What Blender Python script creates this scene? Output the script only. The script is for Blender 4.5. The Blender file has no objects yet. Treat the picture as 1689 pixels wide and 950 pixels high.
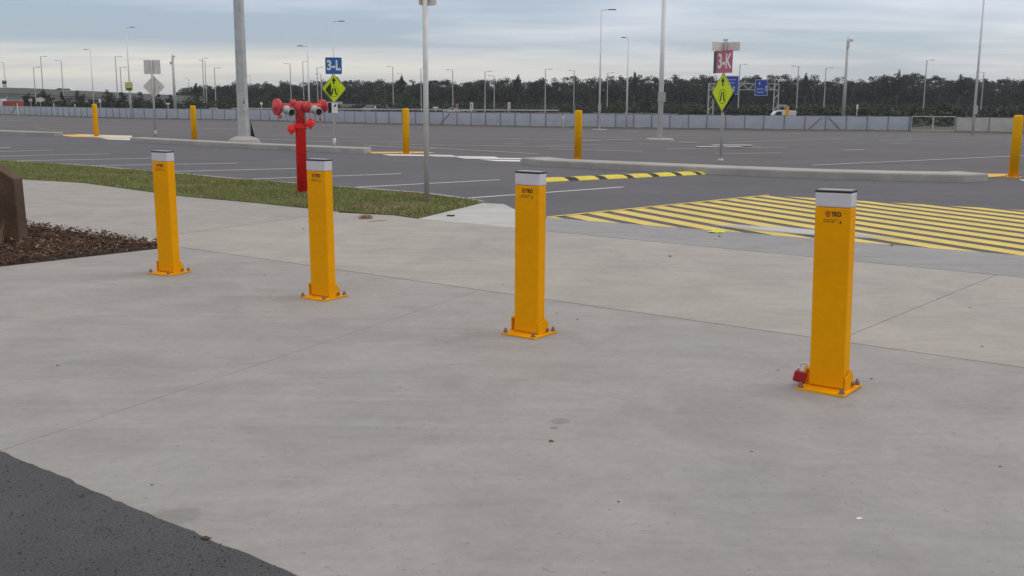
import bpy, math, random
import numpy as np
from mathutils import Vector, Matrix, Euler
R=math.radians; PI=math.pi
random.seed(7); np.random.seed(7)
scn=bpy.context.scene; COL=scn.collection
# ------------------------------------------------------------ camera
F=1700.0; H=1.43; PITCH=math.atan(310/F); ROLL=R(.33)
cam=bpy.data.cameras.new('camera'); camo=bpy.data.objects.new('camera',cam); COL.objects.link(camo)
cam.sensor_width=36; cam.lens=F/1689*36; cam.clip_start=.1; cam.clip_end=9000
CM=(Matrix.Rotation(PI/2-PITCH,3,'X')@Matrix.Rotation(ROLL,3,'Z'))
camo.matrix_world=Matrix.Translation((0,0,H))@CM.to_4x4()
scn.camera=camo
# ------------------------------------------------------------ light
SUN_EL=R(48); SUN_AZ=R(75)      # azimuth clockwise from +Y (ahead): light comes from the right
W=bpy.data.worlds.new('World'); scn.world=W; W.use_nodes=True
nt=W.node_tree; nt.nodes.clear()
def N(t,typ,**k):
    n=t.nodes.new(typ)
    for a,b in k.items(): setattr(n,a,b)
    return n
def mth(t,op,a,b=None,clamp=False):
    n=N(t,'ShaderNodeMath',operation=op); n.use_clamp=clamp
    for i,v in enumerate((a,b)):
        if v is None: continue
        if isinstance(v,(int,float)): n.inputs[i].default_value=v
        else: t.links.new(v,n.inputs[i])
    return n.outputs[0]
def mixc(t,f,a,b):
    n=N(t,'ShaderNodeMix',data_type='RGBA')
    for i,v in ((0,f),(6,a),(7,b)):
        if isinstance(v,(int,float)): n.inputs[i].default_value=v
        elif isinstance(v,(tuple,list)): n.inputs[i].default_value=(*v[:3],1)
        else: t.links.new(v,n.inputs[i])
    return n.outputs[2]
def ramp(t,f,p0,p1):
    n=N(t,'ShaderNodeMapRange'); n.clamp=True
    t.links.new(f,n.inputs[0]); n.inputs[1].default_value=p0; n.inputs[2].default_value=p1
    return n.outputs[0]
sky=N(nt,'ShaderNodeTexSky',sky_type='NISHITA'); sky.sun_disc=False; sky.sun_elevation=SUN_EL; sky.sun_rotation=SUN_AZ
bg1=N(nt,'ShaderNodeBackground'); bg1.inputs[1].default_value=.05; nt.links.new(sky.outputs[0],bg1.inputs[0])
tc=N(nt,'ShaderNodeTexCoord'); sp=N(nt,'ShaderNodeSeparateXYZ'); nt.links.new(tc.outputs['Generated'],sp.inputs[0])
zz=mth(nt,'MAXIMUM',sp.outputs[2],0.0)
den=mth(nt,'ADD',zz,.075)
cb=N(nt,'ShaderNodeCombineXYZ'); nt.links.new(mth(nt,'DIVIDE',sp.outputs[0],den),cb.inputs[0]); nt.links.new(mth(nt,'DIVIDE',sp.outputs[1],den),cb.inputs[1])
def wn(scale,det,rough,off,rot=0.0,sx=1,sy=1):
    mp=N(nt,'ShaderNodeMapping'); mp.inputs[1].default_value=off; mp.inputs[2].default_value=(0,0,rot); mp.inputs[3].default_value=(sx,sy,1)
    nt.links.new(cb.outputs[0],mp.inputs[0])
    n=N(nt,'ShaderNodeTexNoise'); n.inputs['Scale'].default_value=scale; n.inputs['Detail'].default_value=det; n.inputs['Roughness'].default_value=rough
    n.inputs['Distortion'].default_value=.4
    nt.links.new(mp.outputs[0],n.inputs['Vector']); return n.outputs[0]
n1=wn(.62,3,.45,(3,1.5,0),R(14),.7,1.1); n2=wn(2.2,3,.5,(7,2,4),R(-12),.6,1.1)
cl=ramp(nt,mth(nt,'ADD',mth(nt,'MULTIPLY',n1,.75),mth(nt,'MULTIPLY',n2,.3)),.41,.68)
leftf=ramp(nt,mth(nt,'DIVIDE',sp.outputs[0],mth(nt,'MAXIMUM',sp.outputs[1],.01)),.15,-.40)
mid=mth(nt,'MULTIPLY',ramp(nt,zz,.028,.055),mth(nt,'SUBTRACT',1,ramp(nt,zz,.07,.125)))
cl=mth(nt,'ADD',cl,mth(nt,'MULTIPLY',ramp(nt,zz,.07,.105),.45),True)
cl=mth(nt,'SUBTRACT',cl,mth(nt,'MULTIPLY',mth(nt,'MULTIPLY',leftf,mid),.75),True)
skyc=mixc(nt,cl,(.235,.29,.395),(.52,.52,.60))
# low gap in the cloud: warm pale band near the horizon, strongest to the left
band=mth(nt,'MULTIPLY',ramp(nt,zz,.0,.018),mth(nt,'SUBTRACT',1,ramp(nt,zz,.032,.052)))
leftf=ramp(nt,mth(nt,'DIVIDE',sp.outputs[0],mth(nt,'MAXIMUM',sp.outputs[1],.01)),.35,-.35)
n3=wn(.8,5,.6,(1,9,2),0,.35,1.1)
skyc=mixc(nt,mth(nt,'MULTIPLY',mth(nt,'MULTIPLY',band,leftf),mth(nt,'MULTIPLY',ramp(nt,n3,.2,.5),1.0)),skyc,(.72,.66,.58))
hor=mth(nt,'SUBTRACT',1,ramp(nt,zz,0,.03))
skyc=mixc(nt,mth(nt,'MULTIPLY',hor,.5),skyc,(.46,.48,.50))
skyc=mixc(nt,ramp(nt,zz,.12,.5),skyc,(.45,.41,.35))
bg2=N(nt,'ShaderNodeBackground'); nt.links.new(skyc,bg2.inputs[0])
el=ramp(nt,zz,.12,.9)                       # overcast: brighter overhead
nt.links.new(mth(nt,'ADD',.93,mth(nt,'MULTIPLY',el,1.25)),bg2.inputs[1])
ad=N(nt,'ShaderNodeAddShader'); nt.links.new(bg1.outputs[0],ad.inputs[0]); nt.links.new(bg2.outputs[0],ad.inputs[1])
wo=N(nt,'ShaderNodeOutputWorld'); nt.links.new(ad.outputs[0],wo.inputs[0])
sl=bpy.data.lights.new('sun','SUN'); sl.energy=.55; sl.angle=R(25); sl.color=(1,.96,.9)
so=bpy.data.objects.new('sun',sl); COL.objects.link(so)
d=Vector((math.sin(SUN_AZ)*math.cos(SUN_EL),math.cos(SUN_AZ)*math.cos(SUN_EL),math.sin(SUN_EL)))
so.rotation_euler=d.to_track_quat('Z','Y').to_euler(); so.location=d*50
vs=scn.view_settings; vs.view_transform='Standard'; vs.look='None'; vs.gamma=1; vs.exposure=0.0; vs.use_curve_mapping=False
scn.render.resolution_x=1024; scn.render.resolution_y=576

# ------------------------------------------------------------ geometry of the place
def gz(Y): 
    if Y<35: return 0.0
    if Y<115: return -2.05*(Y-35)/80
    return -2.05-.05*min(1,(Y-115)/100)
def ray(px,py): return CM@Vector(((px-844.5)/F,(475-py)/F,-1))
def at(px,py,z=0.0):                       # the point of the level ground seen at that place in the photograph
    d=ray(px,py); t=(z-H)/d.z; return Vector((d.x*t,d.y*t,z))
def atg(px,py):                            # same on the falling ground of the car park
    d=ray(px,py); Y=5.0; prev=None
    while Y<900:
        z=H+d.z/d.y*Y
        if z<=gz(Y): break
        Y*=1.002
    return Vector((d.x/d.y*Y,Y,gz(Y)))
def atd(px,py,Y): d=ray(px,py); return Vector((d.x/d.y*Y,Y,H+d.z/d.y*Y))
def gp(px,Y): d=ray(px,190); return Vector((d.x/d.y*Y,Y,gz(Y)))

# ------------------------------------------------------------ materials
def mat(name,col,rough=.7,metal=0,var=.12,scale=6,bump=0,bscale=60,spec=.4,col2=None,coat=0,fine=0,fscale=150,objc=False):
    m=bpy.data.materials.new(name); m.use_nodes=True; t=m.node_tree; b=t.nodes['Principled BSDF']
    b.inputs['Roughness'].default_value=rough; b.inputs['Metallic'].default_value=metal
    b.inputs['Specular IOR Level'].default_value=spec; b.inputs['Coat Weight'].default_value=coat
    tc=N(t,'ShaderNodeTexCoord'); co=tc.outputs['Object']
    n=N(t,'ShaderNodeTexNoise'); n.inputs['Scale'].default_value=scale; n.inputs['Detail'].default_value=6; n.inputs['Roughness'].default_value=.6
    t.links.new(co,n.inputs['Vector'])
    f=ramp(t,n.outputs[0],.3,.7)
    c1=tuple(c*(1-var) for c in col); c2=col2 if col2 else tuple(min(1,c*(1+var)) for c in col)
    c=mixc(t,f,c1,c2)
    if fine:
        n2=N(t,'ShaderNodeTexNoise'); n2.inputs['Scale'].default_value=fscale; n2.inputs['Detail'].default_value=3; t.links.new(co,n2.inputs['Vector'])
        hs=N(t,'ShaderNodeHueSaturation'); t.links.new(c,hs.inputs['Color'])
        t.links.new(mth(t,'ADD',1-fine,mth(t,'MULTIPLY',ramp(t,n2.outputs[0],.3,.7),2*fine)),hs.inputs['Value']); c=hs.outputs[0]
    t.links.new(c,b.inputs['Base Color'])
    if bump:
        n4=N(t,'ShaderNodeTexNoise'); n4.inputs['Scale'].default_value=bscale; n4.inputs['Detail'].default_value=4; t.links.new(co,n4.inputs['Vector'])
        bp=N(t,'ShaderNodeBump'); bp.inputs['Strength'].default_value=bump; bp.inputs['Distance'].default_value=.01
        t.links.new(n4.outputs[0],bp.inputs['Height']); t.links.new(bp.outputs[0],b.inputs['Normal'])
    return m
def noise(t,vec,scale,det=5,rough=.6,dist=0):
    n=N(t,'ShaderNodeTexNoise'); n.inputs['Scale'].default_value=scale; n.inputs['Detail'].default_value=det; n.inputs['Roughness'].default_value=rough; n.inputs['Distortion'].default_value=dist
    t.links.new(vec,n.inputs['Vector']); return n.outputs[0]
def mapped(t,vec,rot,sc):
    mp=N(t,'ShaderNodeMapping',vector_type='POINT'); mp.inputs[2].default_value=(0,0,rot); mp.inputs[3].default_value=sc; t.links.new(vec,mp.inputs[0]); return mp.outputs[0]
def concrete(name,base,warm,stains=()):
    m=bpy.data.materials.new(name); m.use_nodes=True; t=m.node_tree; b=t.nodes['Principled BSDF']
    b.inputs['Roughness'].default_value=.75; b.inputs['Specular IOR Level'].default_value=.35
    g=N(t,'ShaderNodeNewGeometry'); p=g.outputs['Position']
    c=mixc(t,ramp(t,noise(t,p,.55,5,.6,.5),.35,.65),base,warm)
    k=mth(t,'ADD',.86,mth(t,'MULTIPLY',ramp(t,noise(t,p,1.7,6,.65,.8),.3,.72),.22))
    streak=ramp(t,noise(t,mapped(t,p,R(37),(1.0,14,1)),1.2,5,.6),.3,.7)
    k=mth(t,'MULTIPLY',k,mth(t,'ADD',.98,mth(t,'MULTIPLY',streak,.04)))
    k=mth(t,'MULTIPLY',k,mth(t,'ADD',.94,mth(t,'MULTIPLY',ramp(t,noise(t,p,22,6,.7),.3,.7),.12)))
    k=mth(t,'MULTIPLY',k,mth(t,'ADD',.90,mth(t,'MULTIPLY',ramp(t,noise(t,p,260,2,.6),.3,.7),.2)))
    sp_=ramp(t,noise(t,p,70,3,.5),.70,.76); k=mth(t,'MULTIPLY',k,mth(t,'SUBTRACT',1,mth(t,'MULTIPLY',sp_,.18)))
    for (cx_,cy_,rad_,w_,s_) in ((5.2,9.5,7.6,.10,.06),(5.2,9.5,5.95,.09,.045),(-4.0,2.0,5.3,.12,.05)):
        v2=N(t,'ShaderNodeVectorMath',operation='DISTANCE'); t.links.new(p,v2.inputs[0]); v2.inputs[1].default_value=(cx_,cy_,.012)
        dd=mth(t,'ABSOLUTE',mth(t,'SUBTRACT',v2.outputs[1],rad_)); ff=mth(t,'MULTIPLY',mth(t,'SUBTRACT',1,ramp(t,dd,w_*.5,w_)),ramp(t,noise(t,p,1.3,6,.75),.42,.62))
        k=mth(t,'MULTIPLY',k,mth(t,'SUBTRACT',1,mth(t,'MULTIPLY',ff,s_)))
    rough_=ramp(t,noise(t,mapped(t,p,R(62),(.5,3.2,1)),1.1,7,.7,1.6),.47,.60); k=mth(t,'MULTIPLY',k,mth(t,'SUBTRACT',1,mth(t,'MULTIPLY',rough_,.07)))
    pit=ramp(t,noise(t,p,38,2,.5),.69,.72); k=mth(t,'MULTIPLY',k,mth(t,'SUBTRACT',1,mth(t,'MULTIPLY',pit,.22)))
    edge_=ramp(t,noise(t,p,3.1,8,.72,.4),.60,.64); k=mth(t,'MULTIPLY',k,mth(t,'SUBTRACT',1,mth(t,'MULTIPLY',edge_,.055)))
    for (x,y,r,s) in stains:
        vm=N(t,'ShaderNodeVectorMath',operation='DISTANCE'); t.links.new(p,vm.inputs[0]); vm.inputs[1].default_value=(x,y,.012)
        dd=mth(t,'ADD',vm.outputs[1],mth(t,'MULTIPLY',mth(t,'SUBTRACT',noise(t,p,9,4,.6),.5),r*1.2))
        f=mth(t,'SUBTRACT',1,ramp(t,dd,r*.75,r)); k=mth(t,'MULTIPLY',k,mth(t,'SUBTRACT',1,mth(t,'MULTIPLY',f,s)))
    vm=N(t,'ShaderNodeVectorMath',operation='SCALE'); t.links.new(c,vm.inputs[0]); t.links.new(k,vm.inputs['Scale']); t.links.new(vm.outputs[0],b.inputs['Base Color'])
    bp=N(t,'ShaderNodeBump'); bp.inputs['Strength'].default_value=.35; bp.inputs['Distance'].default_value=.004
    t.links.new(noise(t,mapped(t,p,R(37),(1,5,1)),90,5,.7),bp.inputs['Height']); t.links.new(bp.outputs[0],b.inputs['Normal'])
    return m
def asphalt(name,c1,c2,agg=.45,ascale=230):
    m=bpy.data.materials.new(name); m.use_nodes=True; t=m.node_tree; b=t.nodes['Principled BSDF']
    b.inputs['Roughness'].default_value=.8; b.inputs['Specular IOR Level'].default_value=.3
    p=N(t,'ShaderNodeNewGeometry').outputs['Position']
    c=mixc(t,ramp(t,noise(t,p,.35,6,.62,.6),.33,.67),c1,c2)
    k=mth(t,'ADD',.92,mth(t,'MULTIPLY',ramp(t,noise(t,mapped(t,p,R(37),(.35,2.5,1)),.8,5,.6,.3),.3,.7),.16))
    k=mth(t,'MULTIPLY',k,mth(t,'ADD',.9,mth(t,'MULTIPLY',ramp(t,noise(t,p,6,6,.7),.3,.7),.2)))
    k=mth(t,'MULTIPLY',k,mth(t,'ADD',1-agg/2,mth(t,'MULTIPLY',ramp(t,noise(t,p,ascale,3,.7),.32,.68),agg)))
    vm=N(t,'ShaderNodeVectorMath',operation='SCALE'); t.links.new(c,vm.inputs[0]); t.links.new(k,vm.inputs['Scale']); t.links.new(vm.outputs[0],b.inputs['Base Color'])
    bp=N(t,'ShaderNodeBump'); bp.inputs['Strength'].default_value=.6; bp.inputs['Distance'].default_value=.006
    t.links.new(noise(t,p,120,4,.7),bp.inputs['Height']); t.links.new(bp.outputs[0],b.inputs['Normal'])
    return m
def paint(name,col,under,wear=.5,scale=9):
    m=bpy.data.materials.new(name); m.use_nodes=True; t=m.node_tree; b=t.nodes['Principled BSDF']
    b.inputs['Roughness'].default_value=.7
    p=N(t,'ShaderNodeNewGeometry').outputs['Position']
    f=mth(t,'MULTIPLY',ramp(t,noise(t,p,scale,8,.75),.52,.72),wear)
    f=mth(t,'ADD',f,mth(t,'MULTIPLY',ramp(t,noise(t,p,1.1,3,.5),.45,.8),wear*.4),True)
    c=mixc(t,ramp(t,noise(t,p,2.3,4,.6),.3,.7),tuple(x*.9 for x in col),tuple(min(1,x*1.08) for x in col))
    t.links.new(mixc(t,f,c,under),b.inputs['Base Color']); return m
M={}
M['conc']=concrete('concrete_grey',(.308,.303,.306),(.328,.314,.306),[(-1.16,3.35,.10,.17),(.22,4.45,.05,.22),(.19,4.35,.022,.35)])
M['conc2']=concrete('concrete_warm',(.352,.334,.320),(.378,.356,.340))
M['conc3']=concrete('concrete_new',(.265,.27,.28),(.30,.302,.31))
M['conc4']=concrete('concrete_pale',(.43,.435,.44),(.48,.48,.485))
M['path']=concrete('concrete_path',(.32,.308,.295),(.345,.33,.318))
M['kerb']=concrete('kerb_concrete',(.34,.33,.32),(.41,.395,.38))
M['asph']=asphalt('asphalt_road',(.094,.095,.112),(.112,.112,.130),.3)
M['asph2']=asphalt('asphalt_dark',(.058,.061,.067),(.078,.080,.087),.85,105)
M['lot']=asphalt('asphalt_carpark',(.096,.090,.098),(.116,.110,.120),.25)
M['wline']=paint('line_white',(.62,.62,.63),(.2,.19,.2),.5)
M['wfar']=paint('line_white_faded',(.50,.49,.50),(.19,.185,.19),.45,2)
M['wbold']=paint('line_white_bold',(.72,.72,.70),(.3,.3,.3),.25)
M['yline']=paint('line_yellow',(.68,.52,.11),(.30,.25,.12),.45)
M['tact']=paint('tactile_yellow',(.72,.42,.05),(.4,.3,.12),.3)
M['cream']=paint('ramp_cream',(.62,.55,.40),(.4,.35,.28),.3)
M['yel']=mat('yellow_powdercoat',(.80,.345,.0003),.6,var=.08,scale=2.2,spec=.08,bump=.12,bscale=260,fine=.035,fscale=22)
M['yel2']=mat('yellow_bollard_paint',(.80,.40,.002),.62,spec=.15,var=.09,scale=4)
M['wtape']=mat('reflective_white_tape',(.56,.56,.60),.35,var=.05,scale=20)
M['black']=mat('black_rubber',(.018,.018,.019),.6,var=.2)
M['capgrey']=mat('grey_cap_top',(.33,.33,.34),.4,var=.1)
M['ink']=mat('black_ink',(.02,.018,.015),.6,var=.1); M['inkred']=mat('red_ink',(.36,.03,.01),.6,var=.1)
M['bolt']=mat('bolt_steel',(.30,.24,.20),.45,.7,var=.3,scale=80)
M['red']=mat('red_enamel',(.92,.024,.024),.5,var=.12,scale=7,fine=.08,fscale=60,spec=.5)
M['red2']=mat('red_faded_enamel',(.58,.06,.065),.55,var=.25,scale=14)
M['padred']=mat('padlock_red',(.32,.015,.025),.35,var=.1); M['chrome']=mat('shackle_steel',(.6,.6,.6),.25,1,var=.05)
M['alu']=mat('cast_aluminium',(.42,.42,.43),.42,.55,var=.2,scale=30,bump=.1)
M['galv']=mat('galvanised_steel',(.45,.47,.47),.6,.2,var=.16,scale=5,bump=.03,fine=.06,fscale=40)
M['galv2']=mat('galvanised_post',(.56,.57,.57),.5,.25,var=.10,scale=6)
M['polew']=mat('pale_light_pole',(.68,.69,.71),.5,.2,var=.08,scale=2)
M['polef']=mat('far_light_pole',(.40,.40,.41),.6,.1,var=.08,scale=2)
M['head']=mat('lamp_housing_grey',(.12,.12,.125),.5,.3,var=.1)
M['dark']=mat('dark_hole',(.02,.02,.022),.8,var=.1)
M['signback']=mat('sign_back_aluminium',(.66,.63,.59),.5,.05,var=.10,scale=4)
M['blue']=mat('sign_blue',(.025,.14,.42),.45,var=.08); M['blue2']=mat('road_sign_blue',(.02,.07,.36),.5,var=.08)
M['pink']=mat('sign_pink',(.50,.15,.23),.45,var=.1,scale=9); M['purple']=mat('sign_dark_purple',(.045,.03,.05),.5,var=.1)
M['lime']=mat('sign_fluorescent_lime',(.62,.80,.0),.45,var=.05); M['white']=mat('white_letter',(.78,.78,.78),.5,var=.04)
M['signblk']=mat('sign_black',(.02,.03,.015),.5,var=.1)
M['cloth']=mat('grey_shade_cloth',(.40,.435,.51),.9,var=.07,scale=.6,fine=.03,fscale=20)
M['cloth2']=mat('pale_shade_cloth',(.44,.44,.44),.9,var=.12,scale=.8)
M['fpost']=mat('fence_post_steel',(.16,.17,.19),.6,.3,var=.1)
M['soil']=mat('turf_soil',(.085,.105,.04),.95,var=.3,scale=5,col2=(.12,.125,.06),fine=.3,fscale=90)
M['vergefar']=mat('far_verge',(.085,.09,.055),.95,var=.3,scale=.4,col2=(.15,.13,.10))
M['fargrass']=mat('far_grass',(.045,.052,.03),.95,var=.3,scale=.05)
M['mbase']=mat('mulch_soil',(.030,.018,.013),.95,var=.4,scale=30,bump=.5)
M['wood']=mat('weathered_timber',(.085,.050,.032),.85,var=.4,scale=4,bump=.8,bscale=40,fine=.25,fscale=60)
M['bridge']=mat('bridge_concrete',(.26,.255,.24),.8,var=.12,scale=.2)
M['bridge_shaded']=mat('bridge_concrete_shaded',(.10,.10,.095),.9,var=.1)  # same concrete darkened: shade beneath the overpass put into the colour
M['carw']=mat('car_paint_white',(.62,.63,.64),.3,var=.03,coat=.5); M['carr']=mat('car_paint_maroon',(.09,.02,.025),.3,var=.05,coat=.5)
M['card']=mat('car_paint_dark',(.03,.03,.035),.3,var=.05,coat=.5); M['truckred']=mat('truck_red',(.35,.05,.03),.4,var=.1)
M['glass']=mat('car_glass',(.02,.025,.03),.12,var=.05,spec=.8); M['tyre']=mat('tyre',(.02,.02,.02),.85,var=.1)
M['bumpblk']=mat('speed_hump_rubber',(.030,.032,.036),.75,var=.2,scale=12,bump=.3); M['bumpyel']=mat('speed_hump_yellow',(.66,.55,.04),.55,var=.15,scale=12)
M['limetag']=mat('lime_tape',(.55,.68,.02),.5,var=.2,scale=30)
def leafm(name,cols,rough=.7,trans=.0):
    m=bpy.data.materials.new(name); m.use_nodes=True; t=m.node_tree; b=t.nodes['Principled BSDF']; b.inputs['Roughness'].default_value=rough; b.inputs['Specular IOR Level'].default_value=.2
    g=N(t,'ShaderNodeNewGeometry'); cr=N(t,'ShaderNodeValToRGB'); t.links.new(g.outputs['Random Per Island'],cr.inputs[0])
    e=cr.color_ramp.elements
    while len(e)<len(cols): e.new(.5)
    for i,c in enumerate(cols): e[i].position=i/(len(cols)-1); e[i].color=(*c,1)
    n=noise(t,g.outputs['Position'],.35 if trans==0 else 3,3)
    vm=N(t,'ShaderNodeVectorMath',operation='SCALE'); t.links.new(cr.outputs[0],vm.inputs[0]); t.links.new(mth(t,'ADD',.6,mth(t,'MULTIPLY',n,.8)),vm.inputs['Scale'])
    t.links.new(vm.outputs[0],b.inputs['Base Color']); return m
M['blade']=leafm('grass_blades',[(.14,.17,.05),(.20,.235,.07),(.26,.285,.10),(.35,.33,.16)],.8,1)
_t=M['blade'].node_tree; _b=_t.nodes['Principled BSDF']; _l=_b.inputs['Base Color'].links[0].from_socket
_p=N(_t,'ShaderNodeNewGeometry').outputs['Position']
_t.links.new(mixc(_t,mth(_t,'MULTIPLY',ramp(_t,noise(_t,_p,1.6,6,.7,.5),.50,.64),.75),_l,(.27,.22,.12)),_b.inputs['Base Color'])
M['dry']=leafm('dry_grass',[(.28,.21,.12),(.50,.41,.26),(.17,.11,.07)],.9,1)
M['chip']=leafm('bark_chips',[(.035,.022,.016),(.085,.045,.030),(.13,.070,.045),(.05,.030,.022),(.10,.05,.033),(.30,.21,.15)],.85,1)
M['gum']=leafm('wood_foliage',[(.026,.031,.022),(.036,.041,.027),(.046,.050,.033),(.056,.058,.042)])
M['bush']=leafm('bush_foliage',[(.030,.048,.018),(.048,.072,.026),(.070,.095,.035)])
M['bushl']=leafm('pale_bush_foliage',[(.055,.075,.03),(.085,.105,.045),(.11,.13,.06)])
M['trunk']=mat('tree_bark',(.12,.11,.10),.9,var=.3,scale=2)

# ------------------------------------------------------------ mesh helpers
class MB:
    def __init__(s): s.v=[]; s.f=[]
    def add(s,vs,fs,T=None):
        o=len(s.v)
        for v in vs:
            v=Vector(v); s.v.append(tuple(T@v) if T is not None else tuple(v))
        s.f+= [tuple(i+o for i in f) for f in fs]; return s
    def box(s,c,d,T=None,rz=0,taper=None):
        x,y,z=(k/2 for k in d); tx,ty=taper or (1,1)
        vs=[(-x,-y,-z),(x,-y,-z),(x,y,-z),(-x,y,-z),(-x*tx,-y*ty,z),(x*tx,-y*ty,z),(x*tx,y*ty,z),(-x*tx,y*ty,z)]
        A=Matrix.Translation(c)@Matrix.Rotation(rz,4,'Z')
        if T is not None: A=T@A
        return s.add(vs,[(3,2,1,0),(4,5,6,7),(0,1,5,4),(1,2,6,5),(2,3,7,6),(3,0,4,7)],A)
    def cyl(s,a,b,r1,r2=None,n=16,cap=True,ph=0):
        a=Vector(a); b=Vector(b); r2=r1 if r2 is None else r2
        q=(b-a).to_track_quat('Z','Y').to_matrix(); vs=[]
        for p,r in ((a,r1),(b,r2)):
            for i in range(n):
                t=2*PI*(i+ph)/n; vs.append(p+q@Vector((r*math.cos(t),r*math.sin(t),0)))
        fs=[(i,(i+1)%n,n+(i+1)%n,n+i) for i in range(n)]
        if cap: fs+=[tuple(range(n-1,-1,-1)),tuple(range(n,2*n))]
        return s.add(vs,fs)
    def lathe(s,prof,a=(0,0,0),ax=(0,0,1),n=20):      # prof: (radius, height along axis)
        a=Vector(a); q=Vector(ax).to_track_quat('Z','Y').to_matrix(); vs=[];fs=[]
        for r,h in prof:
            for i in range(n):
                t=2*PI*i/n; vs.append(a+q@Vector((r*math.cos(t),r*math.sin(t),h)))
        for k in range(len(prof)-1):
            for i in range(n): fs.append((k*n+i,k*n+(i+1)%n,(k+1)*n+(i+1)%n,(k+1)*n+i))
        fs.append(tuple(range(n-1,-1,-1))); fs.append(tuple(range((len(prof)-1)*n,len(prof)*n)))
        return s.add(vs,fs)
    def prism(s,poly,h0,h1,T=None):                   # polygon in local xy, from h0 to h1 in z
        n=len(poly); vs=[(x,y,h0) for x,y in poly]+[(x,y,h1) for x,y in poly]
        fs=[tuple(range(n-1,-1,-1)),tuple(range(n,2*n))]+[(i,(i+1)%n,n+(i+1)%n,n+i) for i in range(n)]
        return s.add(vs,fs,T)
    def tube(s,pts,r,n=8):
        for a,b in zip(pts,pts[1:]): s.cyl(a,b,r,n=n)
        return s
    def build(s,name,m,parent=None,smooth=False,bevel=0):
        me=bpy.data.meshes.new(name); me.from_pydata(s.v,[],s.f); me.materials.append(M[m] if isinstance(m,str) else m)
        o=bpy.data.objects.new(name,me); COL.objects.link(o)
        if parent is not None: o.parent=parent
        if smooth:
            for p in me.polygons: p.use_smooth=len(p.vertices)==4
        if bevel:
            b=o.modifiers.new('b','BEVEL'); b.width=bevel; b.segments=2; b.limit_method='ANGLE'
        return o
def empty(name,loc=(0,0,0),rz=0):
    o=bpy.data.objects.new(name,None); COL.objects.link(o); o.location=loc; o.rotation_euler=(0,0,rz); return o
def tag(o,label=None,cat=None,group=None,kind=None):
    for k,v in (('label',label),('category',cat),('group',group),('kind',kind)):
        if v: o[k]=v
    return o
def struct(o): o['kind']='structure'; return o
def copytree(o,parent=None):
    c=o.copy(); COL.objects.link(c)
    if parent is not None: c.parent=parent
    for ch in list(o.children): copytree(ch,c)
    return c
ROTX=Matrix.Rotation(PI/2,4,'X')     # xy drawing -> xz plane facing -Y
def text(s,size,name,m,parent,loc,T=ROTX,align='CENTER',sx=1.0,ext=.001,off=0.0):
    cu=bpy.data.curves.new('t','FONT'); cu.body=s; cu.size=size; cu.align_x=align; cu.align_y='CENTER'; cu.extrude=ext; cu.offset=off
    to=bpy.data.objects.new('t',cu); COL.objects.link(to); dg=bpy.context.evaluated_depsgraph_get()
    me=bpy.data.meshes.new_from_object(to.evaluated_get(dg)); bpy.data.objects.remove(to)
    me.transform(Matrix.Translation(loc)@T@Matrix.Diagonal((sx,1,1,1))); me.materials.clear(); me.materials.append(M[m])
    o=bpy.data.objects.new(name,me); COL.objects.link(o); o.parent=parent; return o
def clip(poly,a,b):      # keep the part of poly left of a->b
    out=[]; 
    def sd(p): return (b[0]-a[0])*(p[1]-a[1])-(b[1]-a[1])*(p[0]-a[0])
    for i in range(len(poly)):
        p,q=poly[i],poly[(i+1)%len(poly)]; sp_,sq=sd(p),sd(q)
        if sp_>=0: out.append(p)
        if sp_*sq<0: k=sp_/(sp_-sq); out.append((p[0]+(q[0]-p[0])*k,p[1]+(q[1]-p[1])*k))
    return out
def sheet(mb,poly,z):
    o=len(mb.v); mb.v+=[(x,y,z) for x,y in poly]; mb.f.append(tuple(range(o,o+len(poly)))); return mb
def xy(p): return (p[0],p[1])
def ccw(poly):
    a=sum(poly[i][0]*poly[(i+1)%len(poly)][1]-poly[(i+1)%len(poly)][0]*poly[i][1] for i in range(len(poly)))
    return poly if a>0 else poly[::-1]

# ------------------------------------------------------------ ground
rows=[-60,0,20,35]+[35+8*k for k in range(1,11)]+[150,215,400,900,3000]
mb=MB()
xs=[-3000,-600,-200,-80,0,80,200,600,3000]
for Y in rows:
    for x in xs: mb.v.append((x,Y,gz(Y)))
n=len(xs)
for j in range(len(rows)-1):
    for i in range(n-1): mb.f.append((j*n+i,j*n+i+1,(j+1)*n+i+1,(j+1)*n+i))
mb.build('car_park_ground','lot').__setitem__('kind','structure')
# fence line first: everything beyond it is rough grass and a road
FEN=[(-140,235),(0,214),(220,179),(430,169),(620,150),(900,137),(1260,129.5),(1500,128),(1577,125.5),(1689,122),(1900,117)]
FP=[gp(px,Y) for px,Y in FEN]
U=Vector((math.cos(R(-36.5)),math.sin(R(-36.5)),0)); V=Vector((-U.y,U.x,0))   # along the kerb line / away from us
# near road: slightly darker strip between the driveway and the islands
a=Vector((-1.05,12.6,0))
def UV(o,u,v,z=0): p=o+U*u+V*v; return (p.x,p.y)
mb=MB(); sheet(mb,[UV(a,-60,-.1),UV(a,60,-.1),UV(a,60,11.4),UV(a,9,11.4),UV(a,-28,14.5),UV(a,-60,14.5)],.004); struct(mb.build('road','asph'))
mb=MB()
for i in range(len(FP)-1):
    p,q=FP[i],FP[i+1]; o=len(mb.v)
    for r in (p,q):
        for dy in (-2.6,.9): mb.v.append((r.x,r.y+dy,gz(r.y+dy)+.02))
    mb.f.append((o,o+2,o+3,o+1))
struct(mb.build('grass_verge','vergefar'))
mb=MB()
for i in range(len(FP)-1):
    p,q=FP[i],FP[i+1]; o=len(mb.v)
    for r in (p,q):
        for Y in (r.y+.9,r.y+60,900,2900): mb.v.append((r.x/r.y*Y,Y,gz(Y)+.03))
    for k in range(3): mb.f.append((o+k,o+4+k,o+5+k,o+1+k))
struct(mb.build('rough_ground','fargrass'))
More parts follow.
